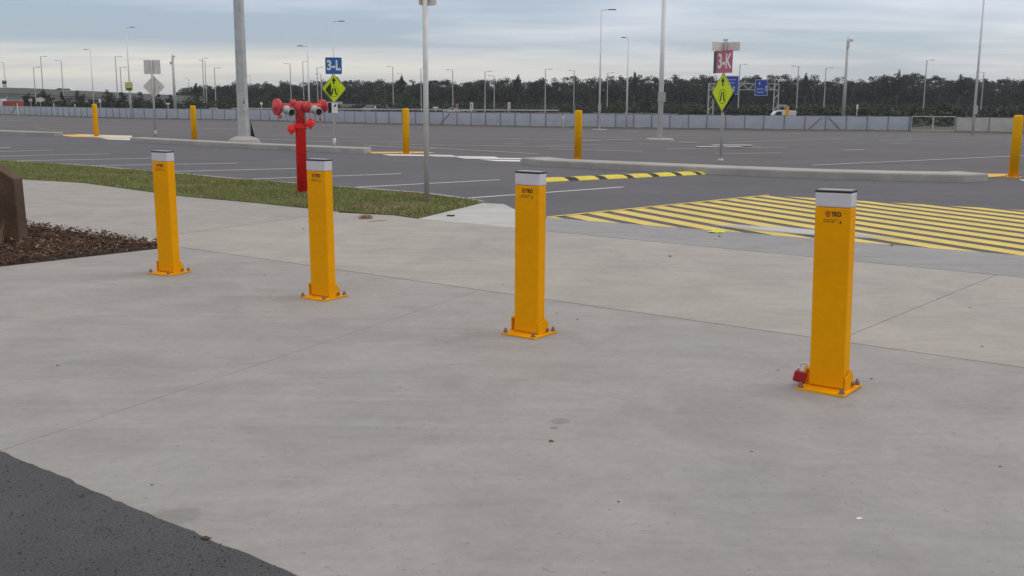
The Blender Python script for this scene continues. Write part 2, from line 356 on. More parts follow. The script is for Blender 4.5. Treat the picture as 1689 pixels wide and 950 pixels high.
mb=MB(); sheet(mb,[(-400,268),(400,268),(400,292),(-400,292)],gz(280)+.06); sheet(mb,[(-400,312),(400,312),(400,328),(-400,328)],gz(280)+.06); struct(mb.build('highway','lot'))

# concrete slabs, 12 mm above the asphalt, with real open joints
ZT=.012
def slab(name,poly,m,gap=.008,z=ZT):
    poly=ccw([xy(p) for p in poly]); n=len(poly); out=[]
    for i in range(n):                      # shrink by gap
        p0,p1,p2=(Vector((*poly[(i+k)%n],0)) for k in (-1,0,1))
        d1=(p1-p0).normalized(); d2=(p2-p1).normalized(); n1=Vector((-d1.y,d1.x,0)); n2=Vector((-d2.y,d2.x,0))
        k=(n1+n2); k=k/max(.2,k.dot(n1)) if k.length>1e-4 else n1
        q=p1+k*gap; out.append((q.x,q.y))
    mb=MB(); mb.prism(out,-.12,z); return struct(mb.build(name,m,bevel=.003))
LA0=at(0,748); LAd=(at(475,950)-LA0).normalized()
J1=at(300,410); J1d=(at(1689,610)-J1).normalized()
J2a=at(690,362); J2d=(at(1689,460)-J2a).normalized()
ASa=at(900,360); ASd=(at(1689,425)-ASa).normalized()
V0=at(0,750); V0b=at(700,512)
V1a,V1b=at(1408,553),at(1640,457)
def ix(a,ad,b,bd):
    den=ad.x*bd.y-ad.y*bd.x; t=((b.x-a.x)*bd.y-(b.y-a.y)*bd.x)/den; return a+ad*t
V0d=(V0b-V0).normalized(); V1d=(V1b-V1a).normalized()
v0j=ix(V0,V0d,J1,J1d)
mulR=at(262,412); mulL=at(0,442); muld=(mulL-mulR).normalized()
mix_=ix(mulR,muld,LA0,LAd)
slab('pavement',[LA0,v0j,J1,mulR,mix_],'conc',gap=.0025)
# broken edge against the asphalt: jittered
edge=[]
Lr=12.0; k=0
while k<Lr: edge.append(LA0+LAd*k+Vector((-LAd.y,LAd.x,0))*(random.uniform(-.007,.007)+.003*math.sin(k*5))); k+=random.uniform(.025,.09)
j1far=J1+J1d*16
slab('pavement',edge+[j1far,v0j],'conc',gap=.002)
v1j1=ix(V1a,V1d,J1,J1d); v1j2=ix(V1a,V1d,J2a,J2d)
pj0=at(236,396); pj1=at(560,352)
vo=Vector((-V1d.y,V1d.x,0))*.009
slab('driveway',[J1,v1j1-vo,v1j2-vo,J2a,at(650,356.5),pj1,pj0,mulR],'conc2',gap=.013)
slab('driveway',[v1j1+vo,j1far,J2a+J2d*18,v1j2+vo],'conc2',gap=.011)
pk=at(795,336)
q3=ix(at(893,382),V,J2a,J2d)
slab('driveway_edge',[q3,J2a+J2d*18,ASa+ASd*17,at(1200,383),ASa],'conc3')
slab('kerb_ramp',[J2a,q3,ASa,at(850,347),at(832,338),pk],'conc4',gap=.004)
gA=at(560,350.5); gB=at(40,297); gd=(gB-gA).normalized()
mulT=at(47,375)
slab('footpath',[pj1,gA,at(420,336),at(300,325),at(140,303),gB,gB+gd*10,mulT+gd*9-V*.0+Vector((-2,-1,0)),mulT,at(130,386),at(215,399),pj0],'path')
# dirt in the joints
mb=MB(); sheet(mb,ccw([xy(LA0-LAd*9+V*.3),xy(LA0+V*.05),xy(LA0+LAd*12+V*.1),xy(J2a+J2d*17),xy(J2a),xy(gB+gd*9)]),.0055)
struct(mb.build('joint_dirt',mat('joint_dirt_dark',(.028,.025,.022),.95)))
# asphalt patch in the lower left corner
mb=MB(); o=LA0-LAd*9; e=LA0+LAd*12
A=[o+V*.3,LA0+V*.06,e+V*.05,e-V*8,o-V*8]; sheet(mb,ccw([xy(p) for p in A]),.0095)
struct(mb.build('asphalt_path','asph2'))

# ---- verge of turf
gpoly=[xy(p) for p in (J2a,pk,at(775,332.5),at(700,322),at(560,311),at(370,296),at(250,285),at(120,274),at(0,267))]
top=at(0,267)-at(120,274); far=at(0,267)+top.normalized()*14
gpoly+= [xy(far),xy(gB+gd*12),xy(gB),xy(at(140,303)),xy(at(300,325)),xy(at(420,336)),xy(gA),xy(at(650,356.5))]
mb=MB(); mb.prism(ccw(gpoly),-.1,.019); struct(mb.build('turf_ground','soil'))
# kerb lip on the road side of the turf
mb=MB(); lip=[at(790,336),at(775,332.5),at(700,322),at(560,311),at(370,296),at(250,285),at(120,274),at(0,267),far]
for p,q in zip(lip,lip[1:]):
    dd=(q-p).normalized(); nn=Vector((-dd.y,dd.x,0)); nn=nn if nn.dot(V)>0 else -nn
    mb.prism(ccw([xy(p),xy(q),xy(q+nn*.09),xy(p+nn*.09)]),-.05,.034)
struct(mb.build('kerb_edge','kerb'))
def inside(p,poly):
    x,y=p; c=False; j=len(poly)-1
    for i in range(len(poly)):
        xi,yi=poly[i]; xj,yj=poly[j]
        if (yi>y)!=(yj>y) and x<(xj-xi)*(y-yi)/(yj-yi)+xi: c=not c
        j=i
    return c
def blades(poly,n,hmin,hmax,wd,name,m,z0=.017,lean=.6,cl=None):
    xs_=[p[0] for p in poly]; ys_=[p[1] for p in poly]; mb=MB(); k=0; bx0,bx1,by0,by1=min(xs_),max(xs_),min(ys_),max(ys_)
    while k<n:
        x=random.uniform(bx0,bx1); y=random.uniform(by0,by1)
        if not inside((x,y),poly): continue
        k+=1; h=random.uniform(hmin,hmax)*(1+.6*math.sin(x*2.1+y)*math.sin(y*2.7-x)); a=random.uniform(0,PI); l=random.uniform(0,lean)*h; b=random.uniform(0,2*PI)
        dx,dy=math.cos(a)*wd,math.sin(a)*wd; o=len(mb.v)
        mb.v+=[(x-dx,y-dy,z0),(x+dx,y+dy,z0),(x+l*math.cos(b),y+l*math.sin(b),z0+h)]; mb.f.append((o,o+1,o+2))
    return mb.build(name,m)
gnear=[p for p in gpoly]
tag(blades(gnear,90000,.018,.05,.006,'grass','blade',lean=1.0),kind='stuff')
def tuft(loc,r,n,h,m,name,label,cat='grass tuft',grp=None,wd=.006,flat=.9,z0=.0):
    mb=MB()
    for k in range(n):
        a=random.uniform(0,2*PI); rr=r*math.sqrt(random.random()); x,y=rr*math.cos(a),rr*math.sin(a)*.7; hh=h*random.uniform(.3,1)*(1-.5*rr/r); b=random.uniform(0,2*PI); l=hh*random.uniform(.1,flat)
        c=random.uniform(0,PI); dx,dy=math.cos(c)*wd,math.sin(c)*wd; o=len(mb.v)
        mb.v+=[(x-dx,y-dy,0),(x+dx,y+dy,0),(x+l*math.cos(b),y+l*math.sin(b),hh)]; mb.f.append((o,o+1,o+2))
    o=mb.build(name,m); o.location=loc; o.location.z+=z0; return tag(o,label,cat,grp)
G='dead grass clods on the turf edge'
for (px,py,r,n,h,lab) in [(600,346,.16,500,.09,'brown dead grass clod at the turf edge beside the second bollard'),(632,352,.12,350,.06,'small brown clod on the turf edge above the twig'),(665,347,.28,900,.07,'wide straw-coloured patch of dead grass in front of the sign post'),
    (680,354,.16,500,.06,'dark brown clod at the turf corner by the pale kerb ramp'),(172,292,.3,700,.07,'brown dead patch in the turf left of the first bollard'),(500,321,.22,600,.07,'dry soil and straw around the foot of the red hydrant'),(295,299,.2,300,.06,'straw patch in the turf just right of the first bollard'),(325,309,.25,400,.05,'pale straw patch in turf between first and second bollards'),(712,334,.10,260,.08,'dark grass tuft at the foot of the tall metal sign post'),(738,345,.14,200,.04,'thin straw patch at the right tip of the turf')]:
    tuft(at(px,py),r,n,h,'dry','grass_clod',lab,'grass clod',G,.009,.9,.02)
tuft(at(603,362),.085,200,.10,'dry','weed_tuft','uprooted weed tuft lying on the concrete below the turf','weed',None,.005,1.2,ZT)
mb=MB(); P=[at(x,y)+Vector((0,0,ZT+.006)) for x,y in ((606,368),(612,367.5),(622,366.5),(632,366.6),(637,365.2))]; mb.tube(P,.004,6); tag(mb.build('twig','dry'),'thin dry twig lying on the concrete beside the weed tuft','twig')
mb=MB(); P=[at(x,y)+Vector((0,0,ZT+.006)) for x,y in ((738,358.5),(741,358),(745,358.6),(749,358))]; mb.tube(P,.014,6); tag(mb.build('bark_piece','wood'),'dark piece of bark on the pale kerb ramp right of the turf','bark')
# ---- mulch
mp_=[xy(p) for p in (mulR,at(262,404),at(215,398),at(130,385),at(47,374))]+[xy(mulT+gd*9+Vector((-2,-1,0))),xy(LA0-LAd*8),xy(mix_)]
mb=MB(); mb.prism(ccw(mp_),-.1,.016); struct(mb.build('garden_bed','mbase'))
mb=MB(); k=0; bx=[p[0] for p in mp_]; by=[p[1] for p in mp_]
while k<9000:
    x=random.uniform(-6.4,max(bx)); y=random.uniform(min(by),max(by)+.1)
    if not inside((x,y),mp_): continue
    k+=1
    L=random.uniform(.015,.06)*(1.9 if random.random()<.10 else 1); w=random.uniform(.006,.02); t=random.uniform(.002,.006)
    E_=Matrix.Translation((x,y,.018+random.random()**1.5*.065))@Euler((random.uniform(-.6,.6),random.uniform(-.5,.5),random.uniform(0,2*PI))).to_matrix().to_4x4()
    mb.box((0,0,0),(L,w,t),E_,taper=(random.uniform(.5,1),random.uniform(.3,1)))
tag(mb.build('bark_mulch','chip'),kind='stuff')
# ---- timber post
b0=at(5,404); t=empty('timber_post',(b0.x-.19,b0.y+.03,0),R(6))
tag(t,'dark weathered timber block post with a chamfered top in the bark mulch','post')
mb=MB(); prof=[(-.42,0),(.375,0),(.36,.65),(.16,.79),(-.42,.79)]
mb.prism(prof,-.12,.12,Matrix.Rotation(PI/2,4,'X')); mb.build('post_body','wood',t,bevel=.012)
tuft(Vector((b0.x-.16,b0.y-.20,.02)),.24,1500,.42,'dry','grass_clump','tall wispy dry grass clump in front of the timber post','grass clump',None,.004,.5)

# ------------------------------------------------------------ painted markings
def ln(mb,a,b,w,z=.008):
    d_=(b-a).normalized(); n_=Vector((-d_.y,d_.x,0))*w/2; o=len(mb.v)
    K=max(1,int((b-a).length/6)) 
    for i in range(K+1):
        c=a.lerp(b,i/K)
        for s in (-1,1): q=c+n_*s; mb.v.append((q.x,q.y,gz(q.y)+z))
    for i in range(K): mb.f.append((o+2*i,o+2*i+2,o+2*i+3,o+2*i+1))
mb=MB()
for q in [(0,244.5,17,243),(-90,253,88,247.7),(-90,260,182,254),(0,266.5,278,260.8),(104,274.6,392,269.6),(228,284.8,491,278.3),(366,297.6,662,287),(552.6,311.4,824,297),(745,329.4,1028,309)]:
    ln(mb,at(q[0],q[1]),at(q[2],q[3]),.085)
struct(mb.build('parking_lines','wline'))
# yellow hatched area
B=Vector((3.92,15.88,0)); Ah=at(903,359.3); dAB=(B-Ah).normalized(); Cd=Vector((math.cos(R(-34)),math.sin(R(-34)),0)); Cc=B+Cd*9
lowd=ASd; low0=ASa+Vector((-ASd.y,ASd.x,0))*.01
mb=MB(); sd_=Vector((math.cos(R(-64.5)),math.sin(R(-64.5)),0)); sn=Vector((-sd_.y,sd_.x,0))
for k in range(-14,40):
    s0=Vector((.69,12.79,0))+Vector((math.cos(R(43.6)),math.sin(R(43.6)),0))*(.419*k)
    q=[s0-sd_*9,s0+sd_*9,s0+sd_*9+sn*.235,s0-sd_*9+sn*.235]
    q=ccw([xy(p) for p in q])
    q=clip(q,xy(B),xy(Ah)); q=clip(q,xy(Cc),xy(B)) if q else q; q=clip(q,xy(low0),xy(low0+lowd)) if q else q
    if len(q)>=3: q=clip(q,xy(Cc+Vector((0,-20,0))),xy(Cc))
    if len(q)>=3: sheet(mb,q,.008)
ln(mb,Ah,B+dAB*.05,.07,.012)
struct(mb.build('hatched_marking','yline'))
# pale cement wash over the stripes next to the driveway edge
cw=bpy.data.materials.new('cement_wash'); cw.use_nodes=True; t_=cw.node_tree; b_=t_.nodes['Principled BSDF']; b_.inputs['Base Color'].default_value=(.48,.50,.51,1); b_.inputs['Roughness'].default_value=.85
g_=N(t_,'ShaderNodeTexCoord'); ss=N(t_,'ShaderNodeSeparateXYZ'); t_.links.new(g_.outputs['Generated'],ss.inputs[0])
cx=mth(t_,'MULTIPLY',mth(t_,'SUBTRACT',ss.outputs[0],.5),2); cy=mth(t_,'MULTIPLY',mth(t_,'SUBTRACT',ss.outputs[1],.5),2)
rr=mth(t_,'SQRT',mth(t_,'ADD',mth(t_,'MULTIPLY',cx,cx),mth(t_,'MULTIPLY',cy,cy)))
rr=mth(t_,'ADD',rr,mth(t_,'MULTIPLY',mth(t_,'SUBTRACT',noise(t_,g_.outputs['Object'],3,5),.5),.5))
t_.links.new(mth(t_,'MULTIPLY',mth(t_,'SUBTRACT',1,ramp(t_,rr,.45,1.0)),.92),b_.inputs['Alpha'])
M['wash']=cw
wc=at(1310,388); mb=MB(); sheet(mb,[(-1.2,-.03),(1.1,-.03),(1.1,.50),(-1.15,.62)],0); o=mb.build('cement_stain','wash'); o.location=(wc.x,wc.y-.02,.016); o.rotation_euler=(0,0,math.atan2(ASd.y,ASd.x)); struct(o)
# zebra crossing between the islands, and the pale ramps
mb=MB()
for q in [(628,254.8,745,256.2,258.6,257.0),(700,257.2,815,258.9,261,258.6),(752,260,858,261.3,263.2,262)]:
    x0,y0,x1,y1a,y1b,y0b=q
    sheet(mb,ccw([xy(at(x0,y0)),xy(at(x1,y1a)),xy(at(x1+10,y1b)),xy(at(x0+15,y0b))]),.009)
sheet(mb,ccw([xy(at(790,263.6)),xy(at(858,264.3)),xy(at(858,267)),xy(at(820,266.3))]),.009)
sheet(mb,ccw([xy(at(165,228)),xy(at(216,229.5)),xy(at(216,231.5)),xy(at(180,230.3))]),.009)
sheet(mb,ccw([xy(at(1680,296.5)),xy(at(1760,301)),xy(at(1760,304)),xy(at(1690,299.5))]),.009)
struct(mb.build('zebra_crossing','wbold'))
mb=MB(); sheet(mb,ccw([xy(at(600,251)),xy(at(700,250.5)),xy(at(720,253)),xy(at(615,253.5))]),.0085); sheet(mb,ccw([xy(at(92,223)),xy(at(130,222)),xy(at(160,226.5)),xy(at(120,226))]),.0085)
sheet(mb,ccw([xy(at(1622,287)),xy(at(1668,287.5)),xy(at(1662,291)),xy(at(1632,293))]),.0085)
struct(mb.build('tactile_strip','tact'))
mb=MB(); sheet(mb,ccw([xy(at(125,221.5)),xy(at(218,224)),xy(at(218,229)),xy(at(150,226.5))]),.0075); struct(mb.build('ramp','cream'))
# kerb islands
def island(pts,wid,h=.15):
    L=[at(*p) for p in pts]; n_=len(L); A_=[];B_=[]
    for i,p in enumerate(L):
        d_=(L[min(i+1,n_-1)]-L[max(i-1,0)]).normalized(); nn=Vector((-d_.y,d_.x,0)); nn=nn if nn.y>0 else -nn
        A_.append(p); B_.append(p+nn*wid)
    poly=ccw([xy(p) for p in A_+B_[::-1]]); mb=MB(); mb.prism(poly,-.2,h); return struct(mb.build('kerb_island','kerb',bevel=.03))
island([(-300,214),(0,222),(60,224.5),(90,225)],.5)
island([(214,234.5),(320,240.5),(420,246),(520,250.5),(575,253),(600,253.5)],.55)
island([(860,271),(900,275.5),(1000,280),(1180,288.5),(1350,295.5),(1500,299.5),(1590,301),(1630,299.5)],.75)
# speed hump
t=empty('speed_hump',at(880,301)); bump0=at(884,301.3); bump1=at(1179,287.3); bd=(bump1-bump0); Lb=bd.length; bd.normalize(); bn=Vector((-bd.y,bd.x,0)); bn=bn if bn.y>0 else -bn
t.location=(0,0,0); t.location=bump0; tag(t,'low black and yellow rubber speed hump in front of the long kerb','speed hump')
def pxs(px): # param along the hump
    a_=at(px,294); return a_
segs=[884,940,957,990,1003,1037,1047,1078,1089,1117,1127,1151,1159,1179]
def par(px):
    lo,hi=0,Lb
    for _ in range(40):
        m_=(lo+hi)/2; q=bump0+bd*m_; v=CM.transposed()@(q-Vector((0,0,H))); X=844.5+F*v.x/-v.z
        if X<px: lo=m_
        else: hi=m_
    return m_
for i in range(len(segs)-1):
    s0,s1=par(segs[i]),par(segs[i+1]); yel=i%2==0; sh=.10
    pr=[(0,0),(.05,.028),(.13,.052),(.24,.052),(.32,.028),(.37,0)]
    mb=MB(); vs_=[]
    for s in (s0+(.004 if i else 0),s1-.004):
        for k_,(w_,h_) in enumerate([(a__,b__*1.15) for a__,b__ in pr]): p=bd*(s-(w_/.37)*sh*0-(0 if s==s0 else 0))+bn*w_+bd*(-.28*w_); vs_.append((p.x,p.y,h_+(.0)))
    n_=len(pr); fs=[tuple(range(n_)),tuple(range(2*n_-1,n_-1,-1))]+[(k_,n_+k_,n_+k_+1,k_+1) for k_ in range(n_-1)]
    mb.add(vs_,fs); mb.build('yellow_segment' if yel else 'black_segment','bumpyel' if yel else 'bumpblk',t)
# far car park markings: bays in rows, seen nearly edge-on
mb=MB()
obs=[(708,244,887,254),(600,240,720,246),(897,240,1073,237.4),(1340,273,1760,254),(1201,235,1396,228),(1180,254,1290,252.5),(1100,224,1330,219),(60,206,300,213),(60,211,240,217),(270,209,480,213),(420,229,560,235),(430,222,640,228),(580,219,900,224),(620,226,980,231),(560,232,860,238),(640,238,950,243),(905,246,1060,250),(960,225,1080,228),(1240,243,1500,236),(1100,246,1300,243),(1390,248,1689,239),(1450,232,1689,226),(0,207,120,211),(20,216,200,219),(225,203,420,207),(430,214,600,217)]
for q in obs: ln(mb,atg(q[0],q[1]),atg(q[2],q[3]),.11)
for rw,(Y0,Lr_) in enumerate(((44,26),(62,40),(82,55),(102,60))):
    o0=Vector((0,Y0,0))
    for k in range(-int(Lr_),int(Lr_)):
        p=o0+U*(k*2.7); 
        if 40<p.y<118 and random.random()<.8: ln(mb,p,p+V*4.8,.09)
struct(mb.build('far_parking_lines','wfar'))
mb=MB()
for q in [(335,360,212.5),(362,390,213.2),(398,420,213.2),(400,440,216.5),(0,40,199.5),(190,240,196.5),(1028,1052,217),(940,960,217.5),(1122,1148,236),(960,990,233),(1000,1045,231.6),(1150,1185,243.5),(1175,1240,240.8),(1195,1225,243.8),(530,600,207.5),(1042,1062,212)]:
    a_,b_=atg(q[0],q[2]),atg(q[1],q[2]); ln(mb,a_,b_,.55,.03)
struct(mb.build('far_white_dashes','wfar'))  # flat white dashes laid in place of the small far kerb islands

# ------------------------------------------------------------ fold-down bollards (the four in front)
def bollard():
    t=empty('fold_down_bollard'); w,d_=.178,.078; hT=1.0; hY=.915
    mb=MB(); mb.prism([(-.125,-.125),(.125,-.125),(.125,.125),(-.125,.125)],0,.012); mb.build('base_plate','yel',t,bevel=.002)
    mb=MB(); mb.box((0,0,(.014+hY)/2),(w,d_,hY-.014)); mb.build('bollard_body','yel',t,bevel=.007)
    mb=MB(); mb.box((0,0,(hY+hT-.012)/2),(w+.002,d_+.002,hT-.012-hY-.001)); mb.build('reflective_band','wtape',t,bevel=.007)
    mb=MB(); mb.box((0,0,hT-.008),(w+.004,d_+.004,.008)); c=mb.build('cap','black',t,bevel=.002)
    mb=MB(); mb.box((0,0,hT-.002),(w-.012,d_-.012,.004)); mb.build('cap_top','capgrey',c)
    # right hinge cheek
    mb=MB(); x0=w/2+.004
    mb.prism([(-.045,0),(.062,0),(.062,.052),(.035,.092),(-.045,.060)],0,.008,Matrix.Translation((x0,0,.012))@Matrix.Rotation(PI/2,4,'Z')@Matrix.Rotation(PI/2,4,'X')); mb.build('hinge_plate','yel',t,bevel=.0015)
    mb=MB(); mb.cyl((x0,.042,.03),(x0+.022,.042,.03),.011,n=6); mb.build('hinge_bolt','bolt',t)
    # left locking lug with its slot against the body
    mb=MB(); x1=-w/2-.026
    mb.prism([(-.03,0),(.05,0),(.05,.065),(.03,.083),(-.03,.083)],0,.009,Matrix.Translation((x1-.006,0,.012))@Matrix.Rotation(PI/2,4,'Z')@Matrix.Rotation(PI/2,4,'X'))
    mb.box((x1+.012,.0,.091),(.034,.05,.008)); mb.build('locking_lug','yel',t,bevel=.0015)
    for x,y in ((-.105,-.105),(.105,-.105),(.105,.105),(-.105,.105)):
        mb=MB(); mb.cyl((x,y,.012),(x,y,.015),.017,n=14); mb.cyl((x,y,.015),(x,y,.029),.0125,n=6); mb.cyl((x,y,.029),(x,y,.040),.006,n=8); mb.build('anchor_bolt','bolt',t)
    # printed mark on the wide face (local -y)
    yf=-d_/2-.0012; zc=.882
    text('TKO',.030,'brand_lettering','ink',t,(.020,yf,zc),sx=.78,ext=.0004,off=.0012)
    mb=MB(); S=[(-.012,.010),(-.006,.013),(0,.016),(.006,.013),(.012,.010),(.012,-.002),(.007,-.011),(0,-.016),(-.007,-.011),(-.012,-.002)]
    n_=len(S); Tm=Matrix.Translation((-.022,yf,zc))@ROTX
    for i in range(n_):
        a_,b_=S[i],S[(i+1)%n_]; k=.70; mb.prism([a_,b_,(b_[0]*k,b_[1]*k),(a_[0]*k,a_[1]*k)],-.0004,.0004,Tm)
    mb.prism([(-.0015,-.009),(.0015,-.009),(.0015,.007),(-.0015,.007)],-.0004,.0004,Tm); mb.prism([(-.006,.002),(.006,.002),(.006,.005),(-.006,.005)],-.0004,.0006,Tm)
    mb.build('shield_emblem','inkred',t)
    mb=MB(); x=-.042; rnd=random.Random(3)
    while x<.028: l=rnd.uniform(.002,.005); mb.box((x+l/2,yf,.855),(l,.0008,.0022)); x+=l+.0012
    x=-.044
    for g_ in (.012,.018,.018):
        xe=x+g_
        while x<xe-.003: mb.box((x+.0015,yf,.845),(.0026,.0008,.0045)); x+=.0042
        x=xe+.005
    mb.prism([(.036,.840),(.048,.840),(.042,.853)],-.0004,.0004,Matrix.Translation((0,yf,0))@ROTX)
    mb.build('printed_small_print','ink',t)
    return t
bol=bollard(); BG='yellow fold-down bollards across the driveway'
for i,(px,py,rz,lab) in enumerate([(280,450,-31,'square yellow bollard with white top band nearest the bark mulch, smallest of four'),(534,490,-34,'yellow fold-down bollard with white top band standing just right of the red hydrant'),
    (873,550,-37,'yellow fold-down bollard with white band left of the hump, two steps from the padlocked one'),(1367,640,-38,'largest yellow fold-down bollard with a red padlock at its base')]):
    o=bol if i==0 else copytree(bol); p=at(px,py,ZT); o.location=p; o.rotation_euler=(Matrix.Rotation(R([-.3,-.4,0,-1.4][i]),3,'Y')@Matrix.Rotation(R(rz),3,'Z')).to_euler(); tag(o,lab,'bollard',BG)
    last=o
# padlock
t=empty('padlock'); t.parent=None; tag(t,'red padlock hanging on the lug of the largest yellow bollard','padlock')
bp_=at(1367,640,ZT); Rz=Matrix.Rotation(R(-38),4,'Z'); lp=Matrix.Translation(bp_)@Rz@Vector((-.130,-.03,.088)); t.scale=(1.2,1.2,1.2)
t.location=lp; t.rotation_euler=(0,R(14),R(-12))
mb=MB(); mb.prism([(-.024,-.062),(.024,-.062),(.026,-.056),(.026,-.020),(.018,-.014),(-.018,-.014),(-.026,-.020),(-.026,-.056)],-.012,.012,ROTX); mb.build('lock_body','padred',t,bevel=.003)
mb=MB(); P=[(-.015,0,-.016)]+[(-.015*math.cos(a_*PI/8),0,.006+.016*math.sin(a_*PI/8)) for a_ in range(9)]+[(.015,0,-.016)]; mb.tube(P,.0038,8); mb.build('shackle','chrome',t,smooth=True)

# ------------------------------------------------------------ round yellow bollards
t0=empty('round_bollard'); r=.088; mb=MB(); mb.lathe([(r,.0),(r,1.165),(r*.97,1.18),(r*.8,1.195),(r*.3,1.2)],n=24); mb.build('tube','yel2',t0,smooth=True)
mb=MB(); mb.prism([(-.14,-.14),(.14,-.14),(.14,.14),(-.14,.14)],0,.012); mb.build('base_plate','yel2',t0)
for sx in (-1,1):
    for sy in (-1,1): mb=MB(); mb.cyl((sx*.115,sy*.115,.012),(sx*.115,sy*.115,.04),.014,n=6); mb.build('anchor_bolt','bolt',t0)
first=True
for px,py,h,zoff,lab in [(159,225,1.2,0,'leftmost round yellow bollard, at the pale ramp between two kerbs'),(321,237,1.2,.15,'round yellow bollard on the kerb left of the thick galvanised pole'),(670,254,1.2,0,'round yellow bollard at the zebra crossing left of the tall sign post'),(953,265,1.2,.15,'round yellow bollard behind the left end of the long kerb'),(1671,292,1.2,0,'large round yellow bollard at the far right end of the long kerb')]:
    o=t0 if first else copytree(t0); first=False; p=at(px,py); o.location=(p.x,p.y,0 if not zoff else .0); o.rotation_euler=(0,0,R(-36)); tag(o,lab,'bollard','round yellow bollards along the kerb islands')
    o['px']=0; del o['px']

# ------------------------------------------------------------ fire booster (red pillar hydrant)
t=empty('fire_hydrant',at(499,321)); tag(t,'red pillar fire booster with two grey couplings and dangling caps','hydrant')
mb=MB(); mb.lathe([(.078,0),(.078,.98),(.085,.985),(.085,1.0)],n=28); mb.build('riser','red',t,smooth=True)
mb=MB(); mb.lathe([(.102,1.0),(.102,1.03)],n=28); mb.lathe([(.102,1.034),(.102,1.064)],n=28); fl=mb.build('flange','red',t,smooth=False)
for k in range(8):
    a_=k*PI/4+.2; mb=MB(); mb.cyl((.09*math.cos(a_),.09*math.sin(a_),.985),(.09*math.cos(a_),.09*math.sin(a_),1.08),.009,n=6); mb.build('flange_bolt','red2',fl)
mb=MB(); mb.lathe([(.07,1.06),(.07,1.26),(.085,1.28),(.085,1.34),(.07,1.38),(.03,1.40)],n=24); mb.cyl((-.30,0,1.31),(.32,.0,1.31),.052,n=20); mb.cyl((.09,-.02,1.31),(.16,-.04,1.31),.085,n=20); mb.cyl((-.02,0,1.31),(.04,0,1.31),.085,n=20)
mb.cyl((-.1,0,1.33),(-.1,0,1.42),.05,.04,n=16); mb.build('manifold','red2',t,smooth=True)
def outlet(o_,dirv,m1='alu'):
    o_=Vector(o_); dv=Vector(dirv).normalized()
    mb=MB(); mb.lathe([(.052,0),(.058,.05),(.064,.06),(.064,.08),(.055,.085),(.055,.19),(.062,.195),(.062,.215),(.046,.217),(.046,.19)],a=o_,ax=dv,n=22); c=mb.build('coupling','alu',t,smooth=True)
    mb=MB(); mb.cyl(o_+dv*.19,o_+dv*.2185,.045,n=22); mb.build('bore_shade_disc','dark',c)  # near-black disc: shade inside the open end put into its colour
    for a_ in (0,2.1,4.2):
        q=dv.to_track_quat('Z','Y').to_matrix(); pos=o_+dv*.205+q@Vector((.066*math.cos(a_),.066*math.sin(a_),0)); mb=MB(); mb.box(tuple(pos),(.02,.02,.02)); mb.build('lug','alu',c)
outlet((-.22,-.04,1.285),(.72,-.80,-.28)); outlet((.20,-.05,1.285),(.62,-.85,-.22))
def disc(c,dirv,r_,nm='blank_cap'):
    dv=Vector(dirv).normalized(); mb=MB(); mb.lathe([(.04,-.09),(.045,-.02),(r_,-.02),(r_,.018),(r_*.9,.026),(.03,.03),(.03,.045),(.012,.047)],a=c,ax=dv,n=28); mb.build(nm,'red2',t,smooth=True)
disc((-.335,-.02,1.31),(-.72,-.68,.03),.122); disc((.315,.10,1.325),(.45,.85,.1),.10)
mb=MB(); mb.cyl((-.30,0,1.31),(-.335,-.02,1.31),.05,n=16); mb.build('elbow','red2',t)
def hang(x,y,z0,z1,r_,tilt):
    mb=MB(); k=0; z=z0
    while z>z1+r_: mb.box((x,y,z),(.006 if k%2 else .012,.012 if k%2 else .006,.018)); z-=.016; k+=1
    c=mb.build('chain','alu',t)
    mb=MB(); mb.lathe([(r_*.5,-.03),(r_,-.028),(r_,.012),(r_*.8,.02),(.02,.022),(.02,.03)],a=(x,y,z1),ax=tilt,n=20); mb.box((x,y,z1-r_-.012),(.03,.02,.03)); mb.build('hanging_cap','red',t,smooth=True)
hang(-.115,-.12,1.24,.99+.0,.062,(-.35,-1,.2)); hang(.175,-.12,1.25,1.08,.066,(.5,-.9,.35))
mb=MB(); mb.box((-.29,-.05,1.165),(.045,.03,.05)); mb.cyl((-.29,-.05,1.2),(-.31,-.03,1.24),.008,n=6); mb.build('cap_tag','red2',t); mb=MB(); mb.box((.325,-.13,1.13),(.03,.03,.04)); mb.cyl((.325,-.13,1.16),(.33,-.13,1.22),.006,n=6); mb.build('cap_tag','red2',t)

# ------------------------------------------------------------ near sign post (steel, sign cut by the frame)
p=at(704,334); t=empty('sign_post',(p.x,p.y,.01)); tag(t,'tall galvanised steel post in the turf, only backs of its signs in view','sign post')
mb=MB(); mb.cyl((0,0,0),(0,0,3.0),.036,n=16,cap=True); mb.cyl((0,0,3.0),(0,0,3.006),.039,n=16); mb.build('post','galv2',t,smooth=True)
def rrect(w,h,r=.03,n=5):
    out=[]
    for cx_,cy_,a0 in ((w/2-r,h/2-r,0),(-w/2+r,h/2-r,90),(-w/2+r,-h/2+r,180),(w/2-r,-h/2+r,270)):
        for k in range(n): a_=R(a0+90*k/(n-1)); out.append((cx_+r*math.cos(a_),cy_+r*math.sin(a_)))
    return out
z10=atd(704,9,p.y).z
mb=MB(); mb.prism(rrect(.20,.32,.03),-.0015,.0015,Matrix.Translation((.065,.045,z10+.15))@Matrix.Rotation(R(-25),4,'Z')@ROTX); mb.build('sign_panel','signback',t)
mb=MB(); mb.prism(rrect(.16,.32,.03),-.0015,.0015,Matrix.Translation((-.035,.05,z10+.155))@Matrix.Rotation(R(50),4,'Z')@ROTX); mb.build('sign_panel','signback',t)
mb=MB(); mb.box((0,.02,z10+.08),(.09,.05,.03)); mb.build('bracket','galv',t); mb=MB(); mb.box((0,.02,z10+.24),(.09,.05,.03)); mb.build('bracket','galv',t)

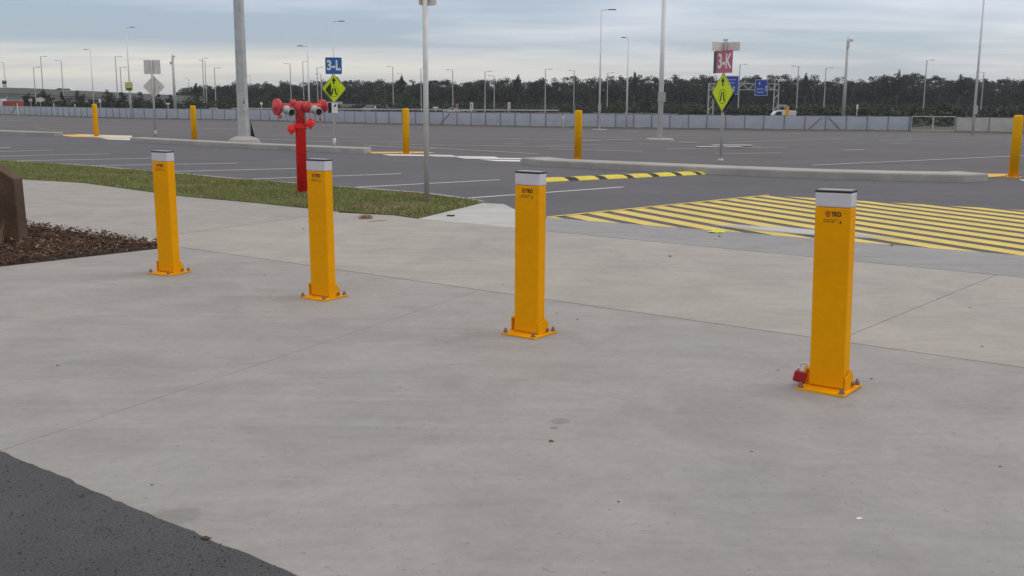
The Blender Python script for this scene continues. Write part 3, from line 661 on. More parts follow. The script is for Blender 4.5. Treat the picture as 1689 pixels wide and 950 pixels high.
# ------------------------------------------------------------ signs on the islands
def diamond(t,c,s,rz=0,face=True,backm='signback',sx=1.0,nm='pedestrian_sign'):
    T=Matrix.Translation(c)@Matrix.Rotation(rz,4,'Z')@ROTX; k=s/math.sqrt(2)
    def rot(pl,f): return [(f*(x-y)*.7071*sx,f*(x+y)*.7071) for x,y in pl]
    sq=rrect(s,s,.05)
    mb=MB(); mb.prism(rot(sq,1),-.004,.0,T); o=mb.build(nm,backm,t)
    if not face: return o
    mb=MB(); mb.prism(rot(rrect(s,s,.05),.985),.001,.003,T); mb.build('sign_face','lime',o)
    b=MB(); out=rot(rrect(s,s,.05),.95); inn=rot(rrect(s,s,.05),.925); n_=len(out)
    for i in range(n_): b.prism([out[i],out[(i+1)%n_],inn[(i+1)%n_],inn[i]],.0035,.005,T)
    D=s*1.414; a0=.33*D
    b.prism([(-.028*D,.15*D),(.028*D,.15*D),(.028*D,.28*D),(-.028*D,.28*D)],.0035,.005,T); b.prism([(-.085*D,.26*D),(.085*D,.26*D),(0,.38*D)],.0052,.0062,T)
    R0,R1=.185*D,.172*D; cy=-.11*D
    for i in range(28):
        a_,b_=2*PI*i/28,2*PI*(i+1)/28
        b.prism([(R0*math.cos(a_)*.9,cy+R0*math.sin(a_)),(R0*math.cos(b_)*.9,cy+R0*math.sin(b_)),(R1*math.cos(b_)*.9,cy+R1*math.sin(b_)),(R1*math.cos(a_)*.9,cy+R1*math.sin(a_))],.0035,.005,T)
    for s_ in (-1,1):
        b.prism([(s_*.008*D,cy+.115*D),(s_*.055*D,cy+.115*D),(s_*.105*D,cy-.08*D),(s_*.05*D,cy-.09*D)],.0035,.005,T)
        b.prism([(s_*.05*D,cy-.075*D),(s_*.125*D,cy-.10*D),(s_*.115*D,cy-.125*D),(s_*.055*D,cy-.10*D)],.0052,.0062,T)
    for f in b.f: pass
    b.build('pictogram','signblk',o); return o
# 3-L
p=at(552,250); p.z=.15; Y=p.y; t=empty('zone_sign',p); k=Y/F*1.0
def lz(px,py): q=atd(px,py,Y); return q.z-p.z
def m_(n): return n*Y/F*1.015
tag(t,'blue 3-L zone sign above a lime diamond crossing sign on one post','sign')
mb=MB(); mb.cyl((0,0,0),(0,0,lz(552,100)),.030,n=12); mb.cyl((0,0,0),(0,0,.22),.045,n=12); mb.build('post','galv2',t,smooth=True)
zc=(lz(554,95)+lz(554,122))/2; S_=m_(26)
mb=MB(); mb.prism(rrect(S_,S_,.03),0,.004,Matrix.Translation((m_(2),-.034,zc))@Matrix.Rotation(R(4),4,'Z')@ROTX); o=mb.build('zone_panel','blue',t)
text('3-L',.36,'lettering','white',o,(m_(2),-.042,zc),T=Matrix.Rotation(R(4),4,'Z')@ROTX,sx=.80,off=.012)
diamond(t,(m_(2),-.06,lz(553,146)),m_(32),R(4),sx=.86)
diamond(t,(m_(5),.06,lz(553,148)),m_(31),R(45),face=False,backm='signblk')
zb=lz(553,178); mb=MB(); mb.box((m_(2.5),-.08,zb),(m_(9),.05,m_(16))); o=mb.build('notice_plate','white',t); mb=MB(); mb.prism([(-.03,0),(.05,.03),(.04,.09),(-.0,.05)],0,.004,Matrix.Translation((m_(2.5),-.108,zb+.02))@ROTX); mb.build('mark','ink',o)
mb=MB(); mb.box((-m_(5),-.02,zb),(m_(5),.16,m_(16))); mb.build('control_box','dark',t); mb=MB(); mb.box((m_(2),.02,zb+m_(8)),(m_(24),.06,m_(4))); mb.build('crossarm','alu',t)
# 3-K
p=at(1188,277.5); p.z=.15; Y=p.y; t=empty('zone_sign',p)
tag(t,'pink 3-K zone sign over a lime diamond crossing sign on the long kerb','sign')
mb=MB(); mb.cyl((0,0,0),(0,0,lz(1196,71)),.030,n=12); mb.cyl((0,0,0),(0,0,.05),.06,n=12); mb.build('post','galv2',t,smooth=True)
zc=(lz(1196,84)+lz(1196,120))/2; hK=m_(35); T4=Matrix.Rotation(R(-57),4,'Z')@ROTX
w4=m_(35); nrm=Matrix.Rotation(R(-57),4,'Z')@Vector((0,-.055,0)); nx,ny=nrm.x+m_(1.5),nrm.y-.10; M['_']=M['ink']
mb=MB(); mb.prism([(-w4/2,-hK/2),(w4/2,-hK/2),(w4/2,hK/2),(-w4/2,hK/2)],0,.004,Matrix.Translation((nx,ny,zc))@T4); o=mb.build('zone_panel','pink',t)
dv=Matrix.Rotation(R(-57),4,'Z')@Vector((0,-.007,0))
text('3-K',.42,'lettering','white',o,(nx+dv.x,ny+dv.y,zc),T=T4,sx=.64,off=.010)
e0=Vector((nx,ny,0))+Matrix.Rotation(R(-57),4,'Z')@Vector((-w4/2-.004,0,0))
mb=MB(); mb.prism([(0,-hK/2),(.30,-hK/2),(.30,hK/2),(0,hK/2)],0,.004,Matrix.Translation((e0.x,e0.y,zc))@Matrix.Rotation(R(92),4,'Z')@ROTX); mb.build('zone_panel','purple',t)
zt=lz(1190,77)
mb=MB(); mb.prism([(-.40,-.09),(0,-.09),(0,.09),(-.40,.09)],0,.004,Matrix.Translation((-.02,.03,zt))@Matrix.Rotation(R(40),4,'Z')@ROTX); mb.build('direction_blade','signback',t)
mb=MB(); mb.prism([(0,-.09),(.36,-.09),(.36,.09),(0,.09)],0,.004,Matrix.Translation((.02,.03,zt))@Matrix.Rotation(R(-48),4,'Z')@ROTX); mb.build('direction_blade','signback',t)
mb=MB(); mb.cyl((0,-.03,zt-.11),(0,-.03,zt+.12),.025,n=12); mb.box((0,0,zt+.14),(.09,.07,.04)); mb.build('post_cap','galv2',t)
n7=Matrix.Rotation(R(-67),4,'Z')@Vector((0,-.05,0)); diamond(t,(n7.x+m_(1),n7.y-.06,lz(1193,152)),m_(44),R(-67),sx=.98)
diamond(t,(n7.x+m_(2.0),n7.y+.0,lz(1193,155)),m_(45),R(-64),face=False,backm='signblk')  # rear panel, made larger and black to give the dark shadow along the edges
# backs seen from behind, left
p=at(257,232.5); p.z=.15; Y=p.y; t=empty('sign_post',p); tag(t,'back of a square sign above the back of a diamond sign on a thin post','sign post')
mb=MB(); mb.cyl((0,0,0),(0,0,lz(250,99)),.032,n=12); mb.cyl((0,0,0),(0,0,.2),.045,n=12); mb.build('post','galv',t,smooth=True)
mb=MB(); w5=m_(26); mb.prism(rrect(w5,m_(22),.02),0,.004,Matrix.Translation((0,.045,lz(252,110.5)))@Matrix.Rotation(R(3),4,'Z')@ROTX); mb.build('sign_back','signback',t)
mb=MB(); mb.prism([(x*.707-y*.707,x*.707+y*.707) for x,y in rrect(m_(25),m_(25),.05)],0,.004,Matrix.Translation((.02,.05,lz(252,143)))@Matrix.Rotation(R(3),4,'Z')@ROTX); mb.build('diamond_back','signback',t)
mb=MB(); mb.prism([(x*.707-y*.707,x*.707+y*.707) for x,y in rrect(m_(24),m_(24),.05)],0,.004,Matrix.Translation((0,.3,lz(252,144)))@Matrix.Rotation(R(-50),4,'Z')@ROTX); mb.build('diamond_back','signblk',t)
mb=MB(); mb.box((0,.03,lz(252,111)),(.06,.02,m_(22))); mb.build('bracket','fpost',t); mb=MB(); mb.box((0,.03,lz(252,143)),(.06,.02,m_(34))); mb.build('bracket','fpost',t)

# ------------------------------------------------------------ light poles
def lightpole(nm,base,top,r0,r1,arm=None,armdir=1,m='polew',box=None,label='',group=None,pad=None,headl=.9,n=10,parts=True,armrot=0,cat='light pole'):
    t=empty(nm,base); h=top-base.z
    mb=MB(); mb.cyl((0,0,0),(0,0,h),r0,r1,n=n,cap=True); mb.build('pole',m,t,smooth=n>9)
    if arm:
        A_=Matrix.Rotation(armrot,4,'Z'); a0=Vector((0,0,h-.05)); a1=A_@Vector((armdir*arm*.45,0,0))+Vector((0,0,h+.02)); a2=A_@Vector((armdir*arm,0,0))+Vector((0,0,h+.02))
        mb=MB(); mb.cyl(a0,a1,.05,.04,n=8); mb.build('arm',m,t)
        mb=MB(); dd=(a2-a1); T=Matrix.Translation((a1+a2)/2)@Matrix.Rotation(armrot,4,'Z'); mb.box((0,0,0),(dd.length,.34,.11),T,taper=(.92,.7)); mb.build('lamp_head','head',t)
    if box: 
        for (z_,w_,h_) in box: mb=MB(); mb.box((.0,-r0-.09,z_),(w_,.16,h_)); mb.build('control_box','polef',t)
    if pad: mb=MB(); mb.lathe([(pad,-.2),(pad,.10),(pad*.9,.14)],n=18); mb.build('base_pad','kerb',t)
    return tag(t,label,cat,group)
LG='tall car park light poles'
def pole_at(pxb,pyb,pxt,pyt,**k):
    b=atg(pxb,pyb); top=atd(pxt,pyt,b.y).z; return lightpole('light_pole',b,top,**k)
def hz(pxb,pyb,py): b=atg(pxb,pyb); return atd(pxb,py,b.y).z-b.z
pole_at(217,197,211,45,r0=.17,r1=.07,arm=1.4,armdir=1,label='light pole with right-pointing lamp and yellow sign, left of the square sign back',group=LG,box=[(hz(217,197,167),.3,1.0)])
b=atg(217,197); t=empty('warning_sign',b); tag(t,'small yellow square sign on the light pole over the left fence','sign')
z_=hz(217,197,142.5); mb=MB(); mb.box((.0,-.3,z_),(1.25,.04,1.35)); mb.build('sign_panel',mat('pale_yellow_sign',(.55,.55,.16),.6,var=.15,scale=2),t); mb=MB(); mb.prism([(-.5,-.3),(.5,-.3),(.3,-.62),(-.3,-.62)],0,.03,Matrix.Translation((0,-.33,z_))@ROTX); mb.build('dark_band','signblk',t)
pole_at(156,190,150,82,r0=.14,r1=.06,arm=1.3,armdir=-1,label='light pole with left-pointing lamp behind the leftmost round bollard',group=LG)
pole_at(553,206,551,35,r0=.13,r1=.055,arm=1.6,armdir=1,label='light pole with right-pointing lamp directly behind the blue 3-L sign',group=LG)
pole_at(511,208,508,76,r0=.14,r1=.06,arm=1.3,armdir=-1,label='light pole with left-pointing lamp directly behind the red hydrant',group=LG)
pole_at(988,215,996,16,r0=.13,r1=.055,arm=1.7,armdir=1,label='light pole with right-pointing lamp, right of the fourth round bollard',group=LG,box=[(hz(988,215,178),.35,.8)],pad=.9)
pole_at(1033,212,1038,62,r0=.14,r1=.06,arm=.9,armdir=-1,label='light pole with short left-pointing lamp, left of the tall cropped pole',group=LG,)
pole_at(1088,234,1100,-25,r0=.11,r1=.07,label='thick pale pole on a concrete pad, left of the pink 3-K sign',group=LG,box=[(hz(1088,234,160),.28,.36),],pad=.55,arm=1.2,armdir=1)
pole_at(1604,223,1625,-60,r0=.15,r1=.06,label='tall thin pale pole running out of the picture near the right edge',group=LG,box=[(hz(1604,223,181),.35,.9)],arm=1.2,armdir=1)
# the big galvanised octagonal pole
p=at(403,241); p.z=.15; t=empty('light_pole',p); tag(t,'thick galvanised octagonal pole with concrete foot on the kerb island','light pole')
mb=MB(); mb.cyl((0,0,0),(0,0,9.2),.185,.135,n=8,ph=.8); mb.build('pole','galv',t)
mb=MB(); mb.lathe([(.52,-.1),(.46,.05),(.30,.13),(.24,.15)],n=14); mb.build('concrete_foot','kerb',t,smooth=False)
mb=MB(); mb.box((.12,-.20,1.02),(.10,.03,.20),rz=R(20)); mb.box((.12,-.215,1.08),(.07,.03,.02),rz=R(20)); c=mb.build('door_hatch','galv2',t); mb=MB(); mb.prism([(-.02,0),(.02,0),(0,.16)],0,.01,Matrix.Translation((.10,-.215,1.13))@Matrix.Rotation(R(20),4,'Z')@ROTX); mb.build('keyhole','dark',c)
mb=MB(); mb.prism([(0,0),(.13,0),(0,.50)],-.01,.01,Matrix.Translation((.21,.03,.10))@Matrix.Rotation(R(-10),4,'Z')@ROTX); mb.build('stay_plate','dark',t)
# camera masts
b=gp(1391,150); lightpole('camera_mast',b,atd(1398,66,150).z,.26,.17,m='galv',n=12,label='thick grey camera mast rising above the fence right of the blue road signs',cat='mast',box=None)
t=bpy.data.objects['camera_mast']; hh=atd(1398,66,150).z-b.z
mb=MB(); mb.cyl((0,0,hh),(0,0,hh+.5),.1,.03,n=8); mb.box((.5,0,hh-.05),(.45,.25,.3)); mb.box((.25,0,hh+.1),(.5,.06,.06)); mb.box((0,-.15,hh-.6),(.36,.3,.9)); mb.build('camera_head','galv2',t)
b=atg(290,196); t=lightpole('camera_mast',b,atd(286,92,b.y).z,.28,.20,m='galv',n=12,label='thick grey mast standing left of the second round yellow bollard',cat='mast')
hh=atd(286,92,b.y).z-b.z; mb=MB(); mb.cyl((0,0,hh),(0,0,hh+.3),.12,.05,n=8); mb.box((-.35,0,hh-1.2),(.3,.25,.5)); mb.box((.3,0,hh-.1),(.3,.25,.2)); mb.build('camera_head','galv2',t)

# far street lights along the highway
FG='distant street lights along the highway'
far=[(13,103,-1,420,'faint street light at the left edge above the black and white sign'),(61,111,1,300,'lower of two street lights near the left end of the overpass'),(74,93,1,300,'taller street light rising behind the left half of the overpass'),
(107,100,-1,330,'street light above the white car on the overpass'),(196,93,1,300,'street light just left of the pole with the yellow sign'),(203,111,1,300,'short street light right beside the yellow-sign pole'),(338,96,1,330,'left one of the twin street lights near the left end of the wood'),
(342,100,-1,330,'right one of the twin street lights near the left end of the wood'),(357,112,1,300,'street light above the white car left of the thick galvanised pole'),(314,129,-1,520,'tiny street light over the start of the tree line'),(415,125,-1,520,'small street light just right of the thick galvanised pole'),
(481,105,-1,320,'street light left of the hydrant, with a left-pointing lamp'),(502,101,1,340,'street light close behind the pole over the hydrant'),(525,111,1,300,'taller of the two street lights left of the lime 3-L diamond'),(531,122,-1,330,'shorter of the two street lights left of the lime 3-L diamond'),
(649,110,-1,330,'street light left of the tall sign post, above the wood'),(664,121,-1,400,'short street light peeking over a bushy tree top'),(695,113,1,300,'street light nearly hidden beside the tall galvanised sign post'),(747,115,-1,300,'first street light right of the tall galvanised sign post'),
(800,118,1,290,'street light above the maroon car, left one of a pair'),(815,125,-1,300,'shorter street light above the maroon car, right one of a pair'),(899,114,1,290,'street light left of the fourth round yellow bollard'),(946,116,-1,300,'street light directly above the fourth round yellow bollard'),
(1001,120,1,310,'short street light between the two long-armed light poles'),(1033,128,1,310,'low street light half hidden behind a light pole by the domed car'),(1217,106,1,270,'street light behind the left blue road sign'),(1313,109,-1,270,'street light right of the overhead sign gantry'),
(1358,112,1,270,'street light left of the thick camera mast'),(1522,99,1,255,'street light alone over the right part of the wood'),(1617,119,-1,255,'short street light just right of the rightmost tall pole'),(1275,126,-1,300,'bare-looking street light at the right leg of the sign gantry')]
pm=None
for i,(px,py,ad_,Y,lab) in enumerate(far):
    b=gp(px,Y); top=atd(px,py,Y).z; px2=px
    lightpole('street_light',b,top,.17,.10,arm=1.9,armdir=ad_,m='polef',label=lab,group=FG,n=6,cat='street light')

# ------------------------------------------------------------ fences
def fencepts(px0,px1,step,back=0):
    pts=[];  # walk the polyline
    L=[];
    for i in range(len(FEN)-1):
        if FEN[i+1][0]<=px0 or FEN[i][0]>=px1: continue
        a_=max(px0,FEN[i][0]); b_=min(px1,FEN[i+1][0])
        ya=lambda x:1/((1/FEN[i][1])+(1/FEN[i+1][1]-1/FEN[i][1])*(x-FEN[i][0])/(FEN[i+1][0]-FEN[i][0]))
        if not L: L.append(gp(a_,ya(a_)))
        L.append(gp(b_,ya(b_)))
    for p_,q_ in zip(L,L[1:]):
        n_=max(1,round((q_-p_).length/step))
        for k in range(n_): pts.append(p_.lerp(q_,k/n_))
    pts.append(L[-1]); return pts
def fence(px0,px1,m,label,braces=(),step=2.35,h=1.8,low=.16,topoff=0):
    pts=fencepts(px0,px1,step); o0=pts[0].copy(); t=empty('fence',o0); tag(t,label,'fence')
    mb=MB(); rn=random.Random(5)
    for i,(a_,b_) in enumerate(zip(pts,pts[1:])):
        a_=a_-o0; b_=b_-o0; K=4
        n_=Vector((b_.y-a_.y,-(b_.x-a_.x),0)).normalized(); n_=n_ if n_.y<0 else -n_
        o=len(mb.v)
        for k in range(K+1):
            c=a_.lerp(b_,k/K)+n_*.04; sag=math.sin(PI*k/K)*rn.uniform(.02,.06); 
            c2=c+n_*rn.uniform(-.05,.05)
            mb.v+=[(c2.x,c2.y,c.z+low+rn.uniform(-.03,.05)),(c.x+n_.x*.03,c.y+n_.y*.03,c.z+h*.55),(c.x,c.y,c.z+h-.03-sag)]
        for k in range(K):
            for j in range(2): mb.f.append((o+3*k+j,o+3*k+3+j,o+3*k+4+j,o+3*k+1+j))
    mb.build('shade_cloth',m,t)
    mb=MB()
    for a_,b_ in zip(pts,pts[1:]): mb.cyl(a_-o0+Vector((0,0,h)),b_-o0+Vector((0,0,h)),.03,n=6)
    mb.build('top_rail','fpost',t)
    pmx=MB(); pmx.cyl((0,0,0),(0,0,h+.05),.045,n=8); pr=pmx.build('post','fpost',t); 
    for i,a_ in enumerate(pts[::1][:99]):
        o=pr if i==0 else pr.copy()
        if i: COL.objects.link(o); o.parent=t
        o.location=a_-o0+Vector((0,-.09,0))
    for (xa,xb) in braces:
        A_=fencepts(xa,xb,500) if xb>xa else fencepts(xb,xa,500)[::-1]
        if len(A_)<2: continue
        mb=MB(); mb.cyl(A_[0]-o0+Vector((0,-.12,.15)),A_[-1]-o0+Vector((0,-.12,h-.15)),.045,n=6); mb.build('brace','fpost',t)
    return t
fence(-130,1503,'cloth','long car park fence covered in grey shade cloth, left of the see-through gate',braces=[(18,28),(726,742),(1334,1356),(1387,1366)])
fence(1577,1890,'cloth2','fence with pale translucent shade cloth at the right edge',step=4.5)
# gate, chain link, see-through
pts=fencepts(1504,1577,2.9)
o0=pts[0].copy(); t=empty('gate',o0); tag(t,'see-through chain-link gate with bare frame between the two cloth-covered fences','gate')
for i,(a_,b_) in enumerate(((pts[0],pts[len(pts)//2]),(pts[len(pts)//2],pts[-1]))):
    a_=a_-o0+Vector((.06,0,0)); b_=b_-o0-Vector((.06,0,0)); mb=MB(); z=Vector((0,0,1))
    mb.cyl(a_+z*.1,a_+z*1.8,.04,n=8); mb.cyl(b_+z*.1,b_+z*1.8,.04,n=8); mb.cyl(a_+z*1.8,b_+z*1.8,.04,n=8); mb.cyl(a_+z*.12,b_+z*.12,.035,n=8); fr=mb.build('gate_frame','galv2',t)
    mb=MB(); L_=(b_-a_); n_=int(L_.length/.16)
    for k in range(n_): 
        for s_ in (0,1):
            k2=min(n_,k+10) if s_==0 else max(0,k-10); fr_=abs(k2-k)/10
            mb.cyl(a_+L_*(k/n_)+z*.12,a_+L_*(k2/n_)+z*(.12+1.66*fr_),.004,n=3,cap=False)
    mb.build('mesh_infill','galv',t)

# ------------------------------------------------------------ things behind the fence
def plate_sign(px,py,w,h,Y,mm,label,mark=None,shape='rect'):
    b=gp(px,Y); z=atd(px,py,Y).z-b.z; k=Y/F; t=empty('road_sign',b); tag(t,label,'road sign')
    mb=MB(); mb.cyl((0,0,0),(0,0,z+h*k/2),.05,n=8); mb.build('post','polew',t)
    mb=MB(); T=Matrix.Translation((0,-.06,z))@ROTX
    if shape=='rect': mb.prism(rrect(w*k,h*k,.05),0,.03,T)
    else: mb.prism([(w*k/2*math.cos(2*PI*i/18),h*k/2*math.sin(2*PI*i/18)) for i in range(18)],0,.03,T)
    p_=mb.build('sign_panel',mm,t)
    if mark=='rows':
        mb=MB()
        for j in (-1,0,1): mb.box((0,-.11,z+j*h*k*.24),(w*k*.42,.02,h*k*.15))
        mb.build('lettering','ink',p_)
    if mark=='dot': mb=MB(); mb.cyl((0,-.09,z),(0,-.11,z),w*k*.28,n=14); mb.build('mark','ink',p_)
    return t
WS=M['white']
plate_sign(778,174.5,5,11,240,'white','tall narrow white sign with black rows, right of the tall galvanised post','rows')
plate_sign(839.5,174,4.5,10.5,250,'white','narrow white sign with black rows just right of the maroon car','rows')
plate_sign(754,174.5,4,6.5,245,mat('faded_red_sign',(.55,.22,.25),.6),'small red and white sign above the white ute','dot')
plate_sign(718.5,177.5,8.5,2.4,180,'white','low wide white sign just above the fence, right of the sign post')
plate_sign(278,171,6.5,2.2,180,'white','low wide white sign above the fence beside the thick mast')
plate_sign(432,170.5,4.5,4.5,200,'white','small round white sign left of the red hydrant',None,'round')
plate_sign(52.5,165,5.5,5,230,mat('pale_pink_sign',(.52,.42,.42),.6),'small pale pink square sign in front of the left overpass')
plate_sign(68,164.5,14,7.5,245,'signback','wide pale oval sign among bushes below the overpass',None,'round')
plate_sign(166.5,166,4,5,220,'white','small white square sign right of the leftmost round bollard')
plate_sign(929,193,3.4,4.5,135.5,'white','small round white sign on the fence left of the fourth round bollard',None,'round')
plate_sign(1383,176.5,3,8,150,'signback','short stub sign post left of the thick camera mast') if 0 else plate_sign(1413,176,3,7,160,'white','short pale stub post behind the fence right of the camera mast')
plate_sign(947,176,3.5,5,200,mat('teal_sign',(.12,.25,.25),.6),'small teal sign on a post above the fourth round bollard')
plate_sign(1031,181,4,7,220,'signblk','small black roadside sign beside the short-armed light pole','dot')
plate_sign(544.5,173,3,5,200,'white','small white sign half hidden left of the 3-L post') if 0 else None
# sign on the overpass
Yo=350
def car(px,Y,kind,mm,label,z=None,L=4.5,yaw=0,cat='car'):
    b=gp(px,Y); 
    if z is not None: b.z=z
    t=empty('car',b,yaw); tag(t,label,cat); Wd=1.75
    if kind=='sedan': low=[(-2.2,.35),(2.2,.35),(2.25,.62),(2.1,.82),(1.1,.95),(-1.55,1.0),(-2.2,.95),(-2.28,.6)]; cab=[(1.15,.93),(.45,1.38),(-.75,1.42),(-1.55,1.0)]
    elif kind=='suv': low=[(-2.2,.4),(2.25,.4),(2.3,.75),(2.15,.98),(1.1,1.08),(-2.2,1.12),(-2.3,.8)]; cab=[(1.15,1.06),(.5,1.62),(-1.9,1.66),(-2.2,1.1)]
    else: low=[(-2.6,.4),(2.5,.4),(2.5,.8),(2.35,1.02),(1.4,1.1),(-2.6,1.1)]; cab=[(1.45,1.08),(.85,1.66),(-.55,1.68),(-.75,1.09)]
    mb=MB(); mb.prism(low,-Wd/2,Wd/2,ROTX); mb.build('body',mm,t,bevel=.06)
    mb=MB(); mb.prism(cab,-Wd/2+.12,Wd/2-.12,ROTX); r_=mb.build('roof',mm,t,bevel=.05)
    cx_=sum(p[0] for p in cab)/4; cz=sum(p[1] for p in cab)/4
    mb=MB(); mb.prism([(cx_+(x-cx_)*.86,cz+(z_-cz)*.72-.02) for x,z_ in cab],-Wd/2+.105,Wd/2-.105,ROTX); mb.build('side_window','glass',t)
    for sx in (-1,1):
        for sy in (-1,1): mb=MB(); mb.cyl((sx*1.38,sy*(Wd/2-.2),.33),(sx*1.38,sy*(Wd/2+.01),.33),.33,n=14); w_=mb.build('wheel','tyre',t); mb=MB(); mb.cyl((sx*1.38,sy*(Wd/2+.01),.33),(sx*1.38,sy*(Wd/2+.02),.33),.2,n=10); mb.build('rim','alu',w_)
    for sy in (-1,1): mb=MB(); mb.box((2.2,sy*.6,.72),(.1,.35,.14)); mb.build('headlight','white',t)
    return t
car(608,300,'suv','carw','white four-wheel drive on the highway behind the lime 3-L diamond',yaw=PI)
car(745,282,'sedan','carw','white car on the highway right of the tall sign post',yaw=PI)
car(824,278,'sedan','carr','maroon car on the highway between two narrow white signs')
car(354,235,'sedan','carw','white car left of the thick galvanised pole, roof above the fence',yaw=R(10))
car(1066,150,'suv','carw','white car behind the fence left of the pale tall pole, only roof showing',z=-2.25)
b=gp(768,280); t=empty('trailer',b); tag(t,'flat white trailer behind the white car on the highway','trailer')
mb=MB(); mb.box((0,0,.75),(3.4,1.7,.5)); mb.box((2.2,0,.55),(1.4,.1,.08)); mb.build('tray','carw',t,bevel=.04)
for sy in (-1,1): mb=MB(); mb.cyl((0,sy*.7,.33),(0,sy*.88,.33),.33,n=12); mb.build('wheel','tyre',t)
# white work truck right
b=gp(1291,165); t=empty('truck',b,0); tag(t,'white work truck with roof rack behind the fence under the sign gantry','truck')
mb=MB(); mb.prism([(-1.9,.5),(1.7,.5),(1.75,1.5),(1.2,2.05),(.2,2.2),(-1.9,2.1)],-.95,.95,ROTX@Matrix.Scale(-1,4,(1,0,0))); mb.build('body','carw',t,bevel=.08)
mb=MB(); mb.box((-.2,0,2.95),(1.3,1.4,.12)); mb.box((-.2,0,2.7),(1.3,1.4,.06))
for x in (-.75,.35):
    for y in (-.6,.6): mb.box((x,y,2.5),(.06,.06,.9))
mb.build('roof_rack','carw',t)
mb=MB(); mb.prism([(-1.15,1.35),(-1.5,1.5),(-1.15,1.95),(-.4,2.0),(-.4,1.35)],-.97,.97,ROTX); mb.build('side_window','glass',t)
for sx in (-1.2,1.1):
    for sy in (-1,1): mb=MB(); mb.cyl((sx,sy*.75,.4),(sx,sy*.97,.4),.4,n=14); mb.build('wheel','tyre',t)
b=gp(1298,142); t=empty('marker_post',b); tag(t,'square yellow marker post behind the fence at the white truck','post')
zt=atd(1298,176,142).z-b.z; mb=MB(); mb.box((0,0,zt/2),(.42,.3,zt),taper=(.95,.95)); mb.build('post_body','yel2',t,bevel=.03)
mb=MB(); mb.box((0,0,zt+.02),(.44,.32,.04)); mb.build('post_cap','white',t)
# overpass
t=empty('overpass',gp(140,Yo)); tag(t,'long grey concrete road overpass behind the bushes on the left','bridge')
O=t.location.copy()
def bz(px): return atd(px,144.5+max(0,(px-20))*.048,Yo).z
mbp=MB(); mbd=MB(); seg=list(range(-140,330,10))
def ext(mb,f0,f1,y0,y1):
    for a_,b_ in zip(seg,seg[1:]):
        xa,xb=gp(a_,Yo).x-O.x,gp(b_,Yo).x-O.x; za0,za1=f0(a_)-O.z,f1(a_)-O.z; zb0,zb1=f0(b_)-O.z,f1(b_)-O.z
        za0=max(za0,0); zb0=max(zb0,0)
        mb.add([(xa,y0,za0),(xb,y0,zb0),(xb,y0,zb1),(xa,y0,za1),(xa,y1,za0),(xb,y1,zb0),(xb,y1,zb1),(xa,y1,za1)],[(0,1,2,3),(7,6,5,4),(3,2,6,7),(0,4,5,1)])
ext(mbp,lambda p:bz(p)-1.9,lambda p:bz(p),0,.4); mbp.build('parapet','bridge',t)
ext(mbp:=MB(),lambda p:bz(p)-1.9,lambda p:bz(p),11,11.4); mbp.build('parapet','bridge',t)
ext(mbd,lambda p:bz(p)-2.75,lambda p:bz(p)-1.9,.8,10.6); mbd.build('deck','bridge_shaded',t)
mbe=MB(); ext(mbe,lambda p:bz(p)-2.6,lambda p:bz(p)-2.15,-.02,.8); mbe.build('edge_beam','bridge',t)
for px in (-90,-30,44,150,205):
    mb=MB(); x=gp(px,Yo).x-O.x; mb.box((x,5.7,(bz(px)-2.7-O.z)/2),(1.4,8,max(.5,bz(px)-2.7-O.z))); mb.build('pier','bridge_shaded',t)
mb=MB()
for a_,b_ in ((150,330),):
    xa,xb=gp(a_,Yo).x-O.x,gp(b_,Yo).x-O.x; mb.box(((xa+xb)/2,6,1.2),(xb-xa,9,2.4))
mb.build('embankment_wall','bridge',t)
dz=bz(116)-.95
car(117,Yo+4,'suv','carw','white car driving along the top of the overpass',z=dz); car(104,Yo+6,'sedan','card','dark car just left of the white one on the overpass',z=bz(104)-.75)
p=gp(12,Yo+1.5); p.z=bz(12); t=empty('road_sign',p); tag(t,'black and white board sign standing on the left end of the overpass','road sign')
mb=MB(); mb.cyl((-.5,0,-1.2),(-.5,0,.6),.07,n=6); mb.cyl((.5,0,-1.2),(.5,0,.6),.07,n=6); mb.build('post','fpost',t)
mb=MB(); mb.box((0,-.1,1.3),(1.5,.08,2.3)); c=mb.build('sign_panel','white',t)
mb=MB(); mb.prism([(-.72,.1),(.1,-.1),(.7,.3),(.7,1.1),(.2,1.1),(.2,.5),(-.3,1.1),(-.72,1.1)],0,.03,Matrix.Translation((0,-.15,1.2))@ROTX); mb.build('mark','ink',c); mb=MB(); mb.box((0,-.16,.55),(1.3,.03,.25)); mb.build('red_band','truckred',c)
# red truck below the overpass
b=gp(15,240); t=empty('truck',b); tag(t,'truck with white cab and red body below the left end of the overpass','truck')
mb=MB(); mb.box((-1.6,0,1.9),(1.8,2.3,2.4),taper=(.85,1)); mb.build('cab','carw',t,bevel=.1); mb=MB(); mb.box((-2.25,0,2.3),(.8,2.0,.8)); mb.build('windscreen','glass',t)
mb=MB(); mb.box((1.2,0,1.9),(3.6,2.4,1.6)); mb.build('tipper_body','truckred',t,bevel=.05); mb=MB(); mb.box((0,0,.8),(5.8,2.0,.4)); mb.build('chassis','dark',t)
for sx in (-1.8,.6,2):
    for sy in (-1,1): mb=MB(); mb.cyl((sx,sy*.85,.5),(sx,sy*1.15,.5),.5,n=12); mb.build('wheel','tyre',t)
# small white marker posts behind the left fence
for px,yy,l in ((31,170,'leftmost'),(91,170,'leaning'),(126,171.5,'rightmost')):
    b=gp(px,205); z=atd(px,yy,205).z-b.z; mb=MB(); mb.box((0,0,z/2),(.14,.05,z)); o=mb.build('marker_post','white'); o.location=b; o.rotation_euler=(0,R(-4),0); tag(o,l+' white roadside marker post poking above the left fence','marker post','white roadside marker posts')
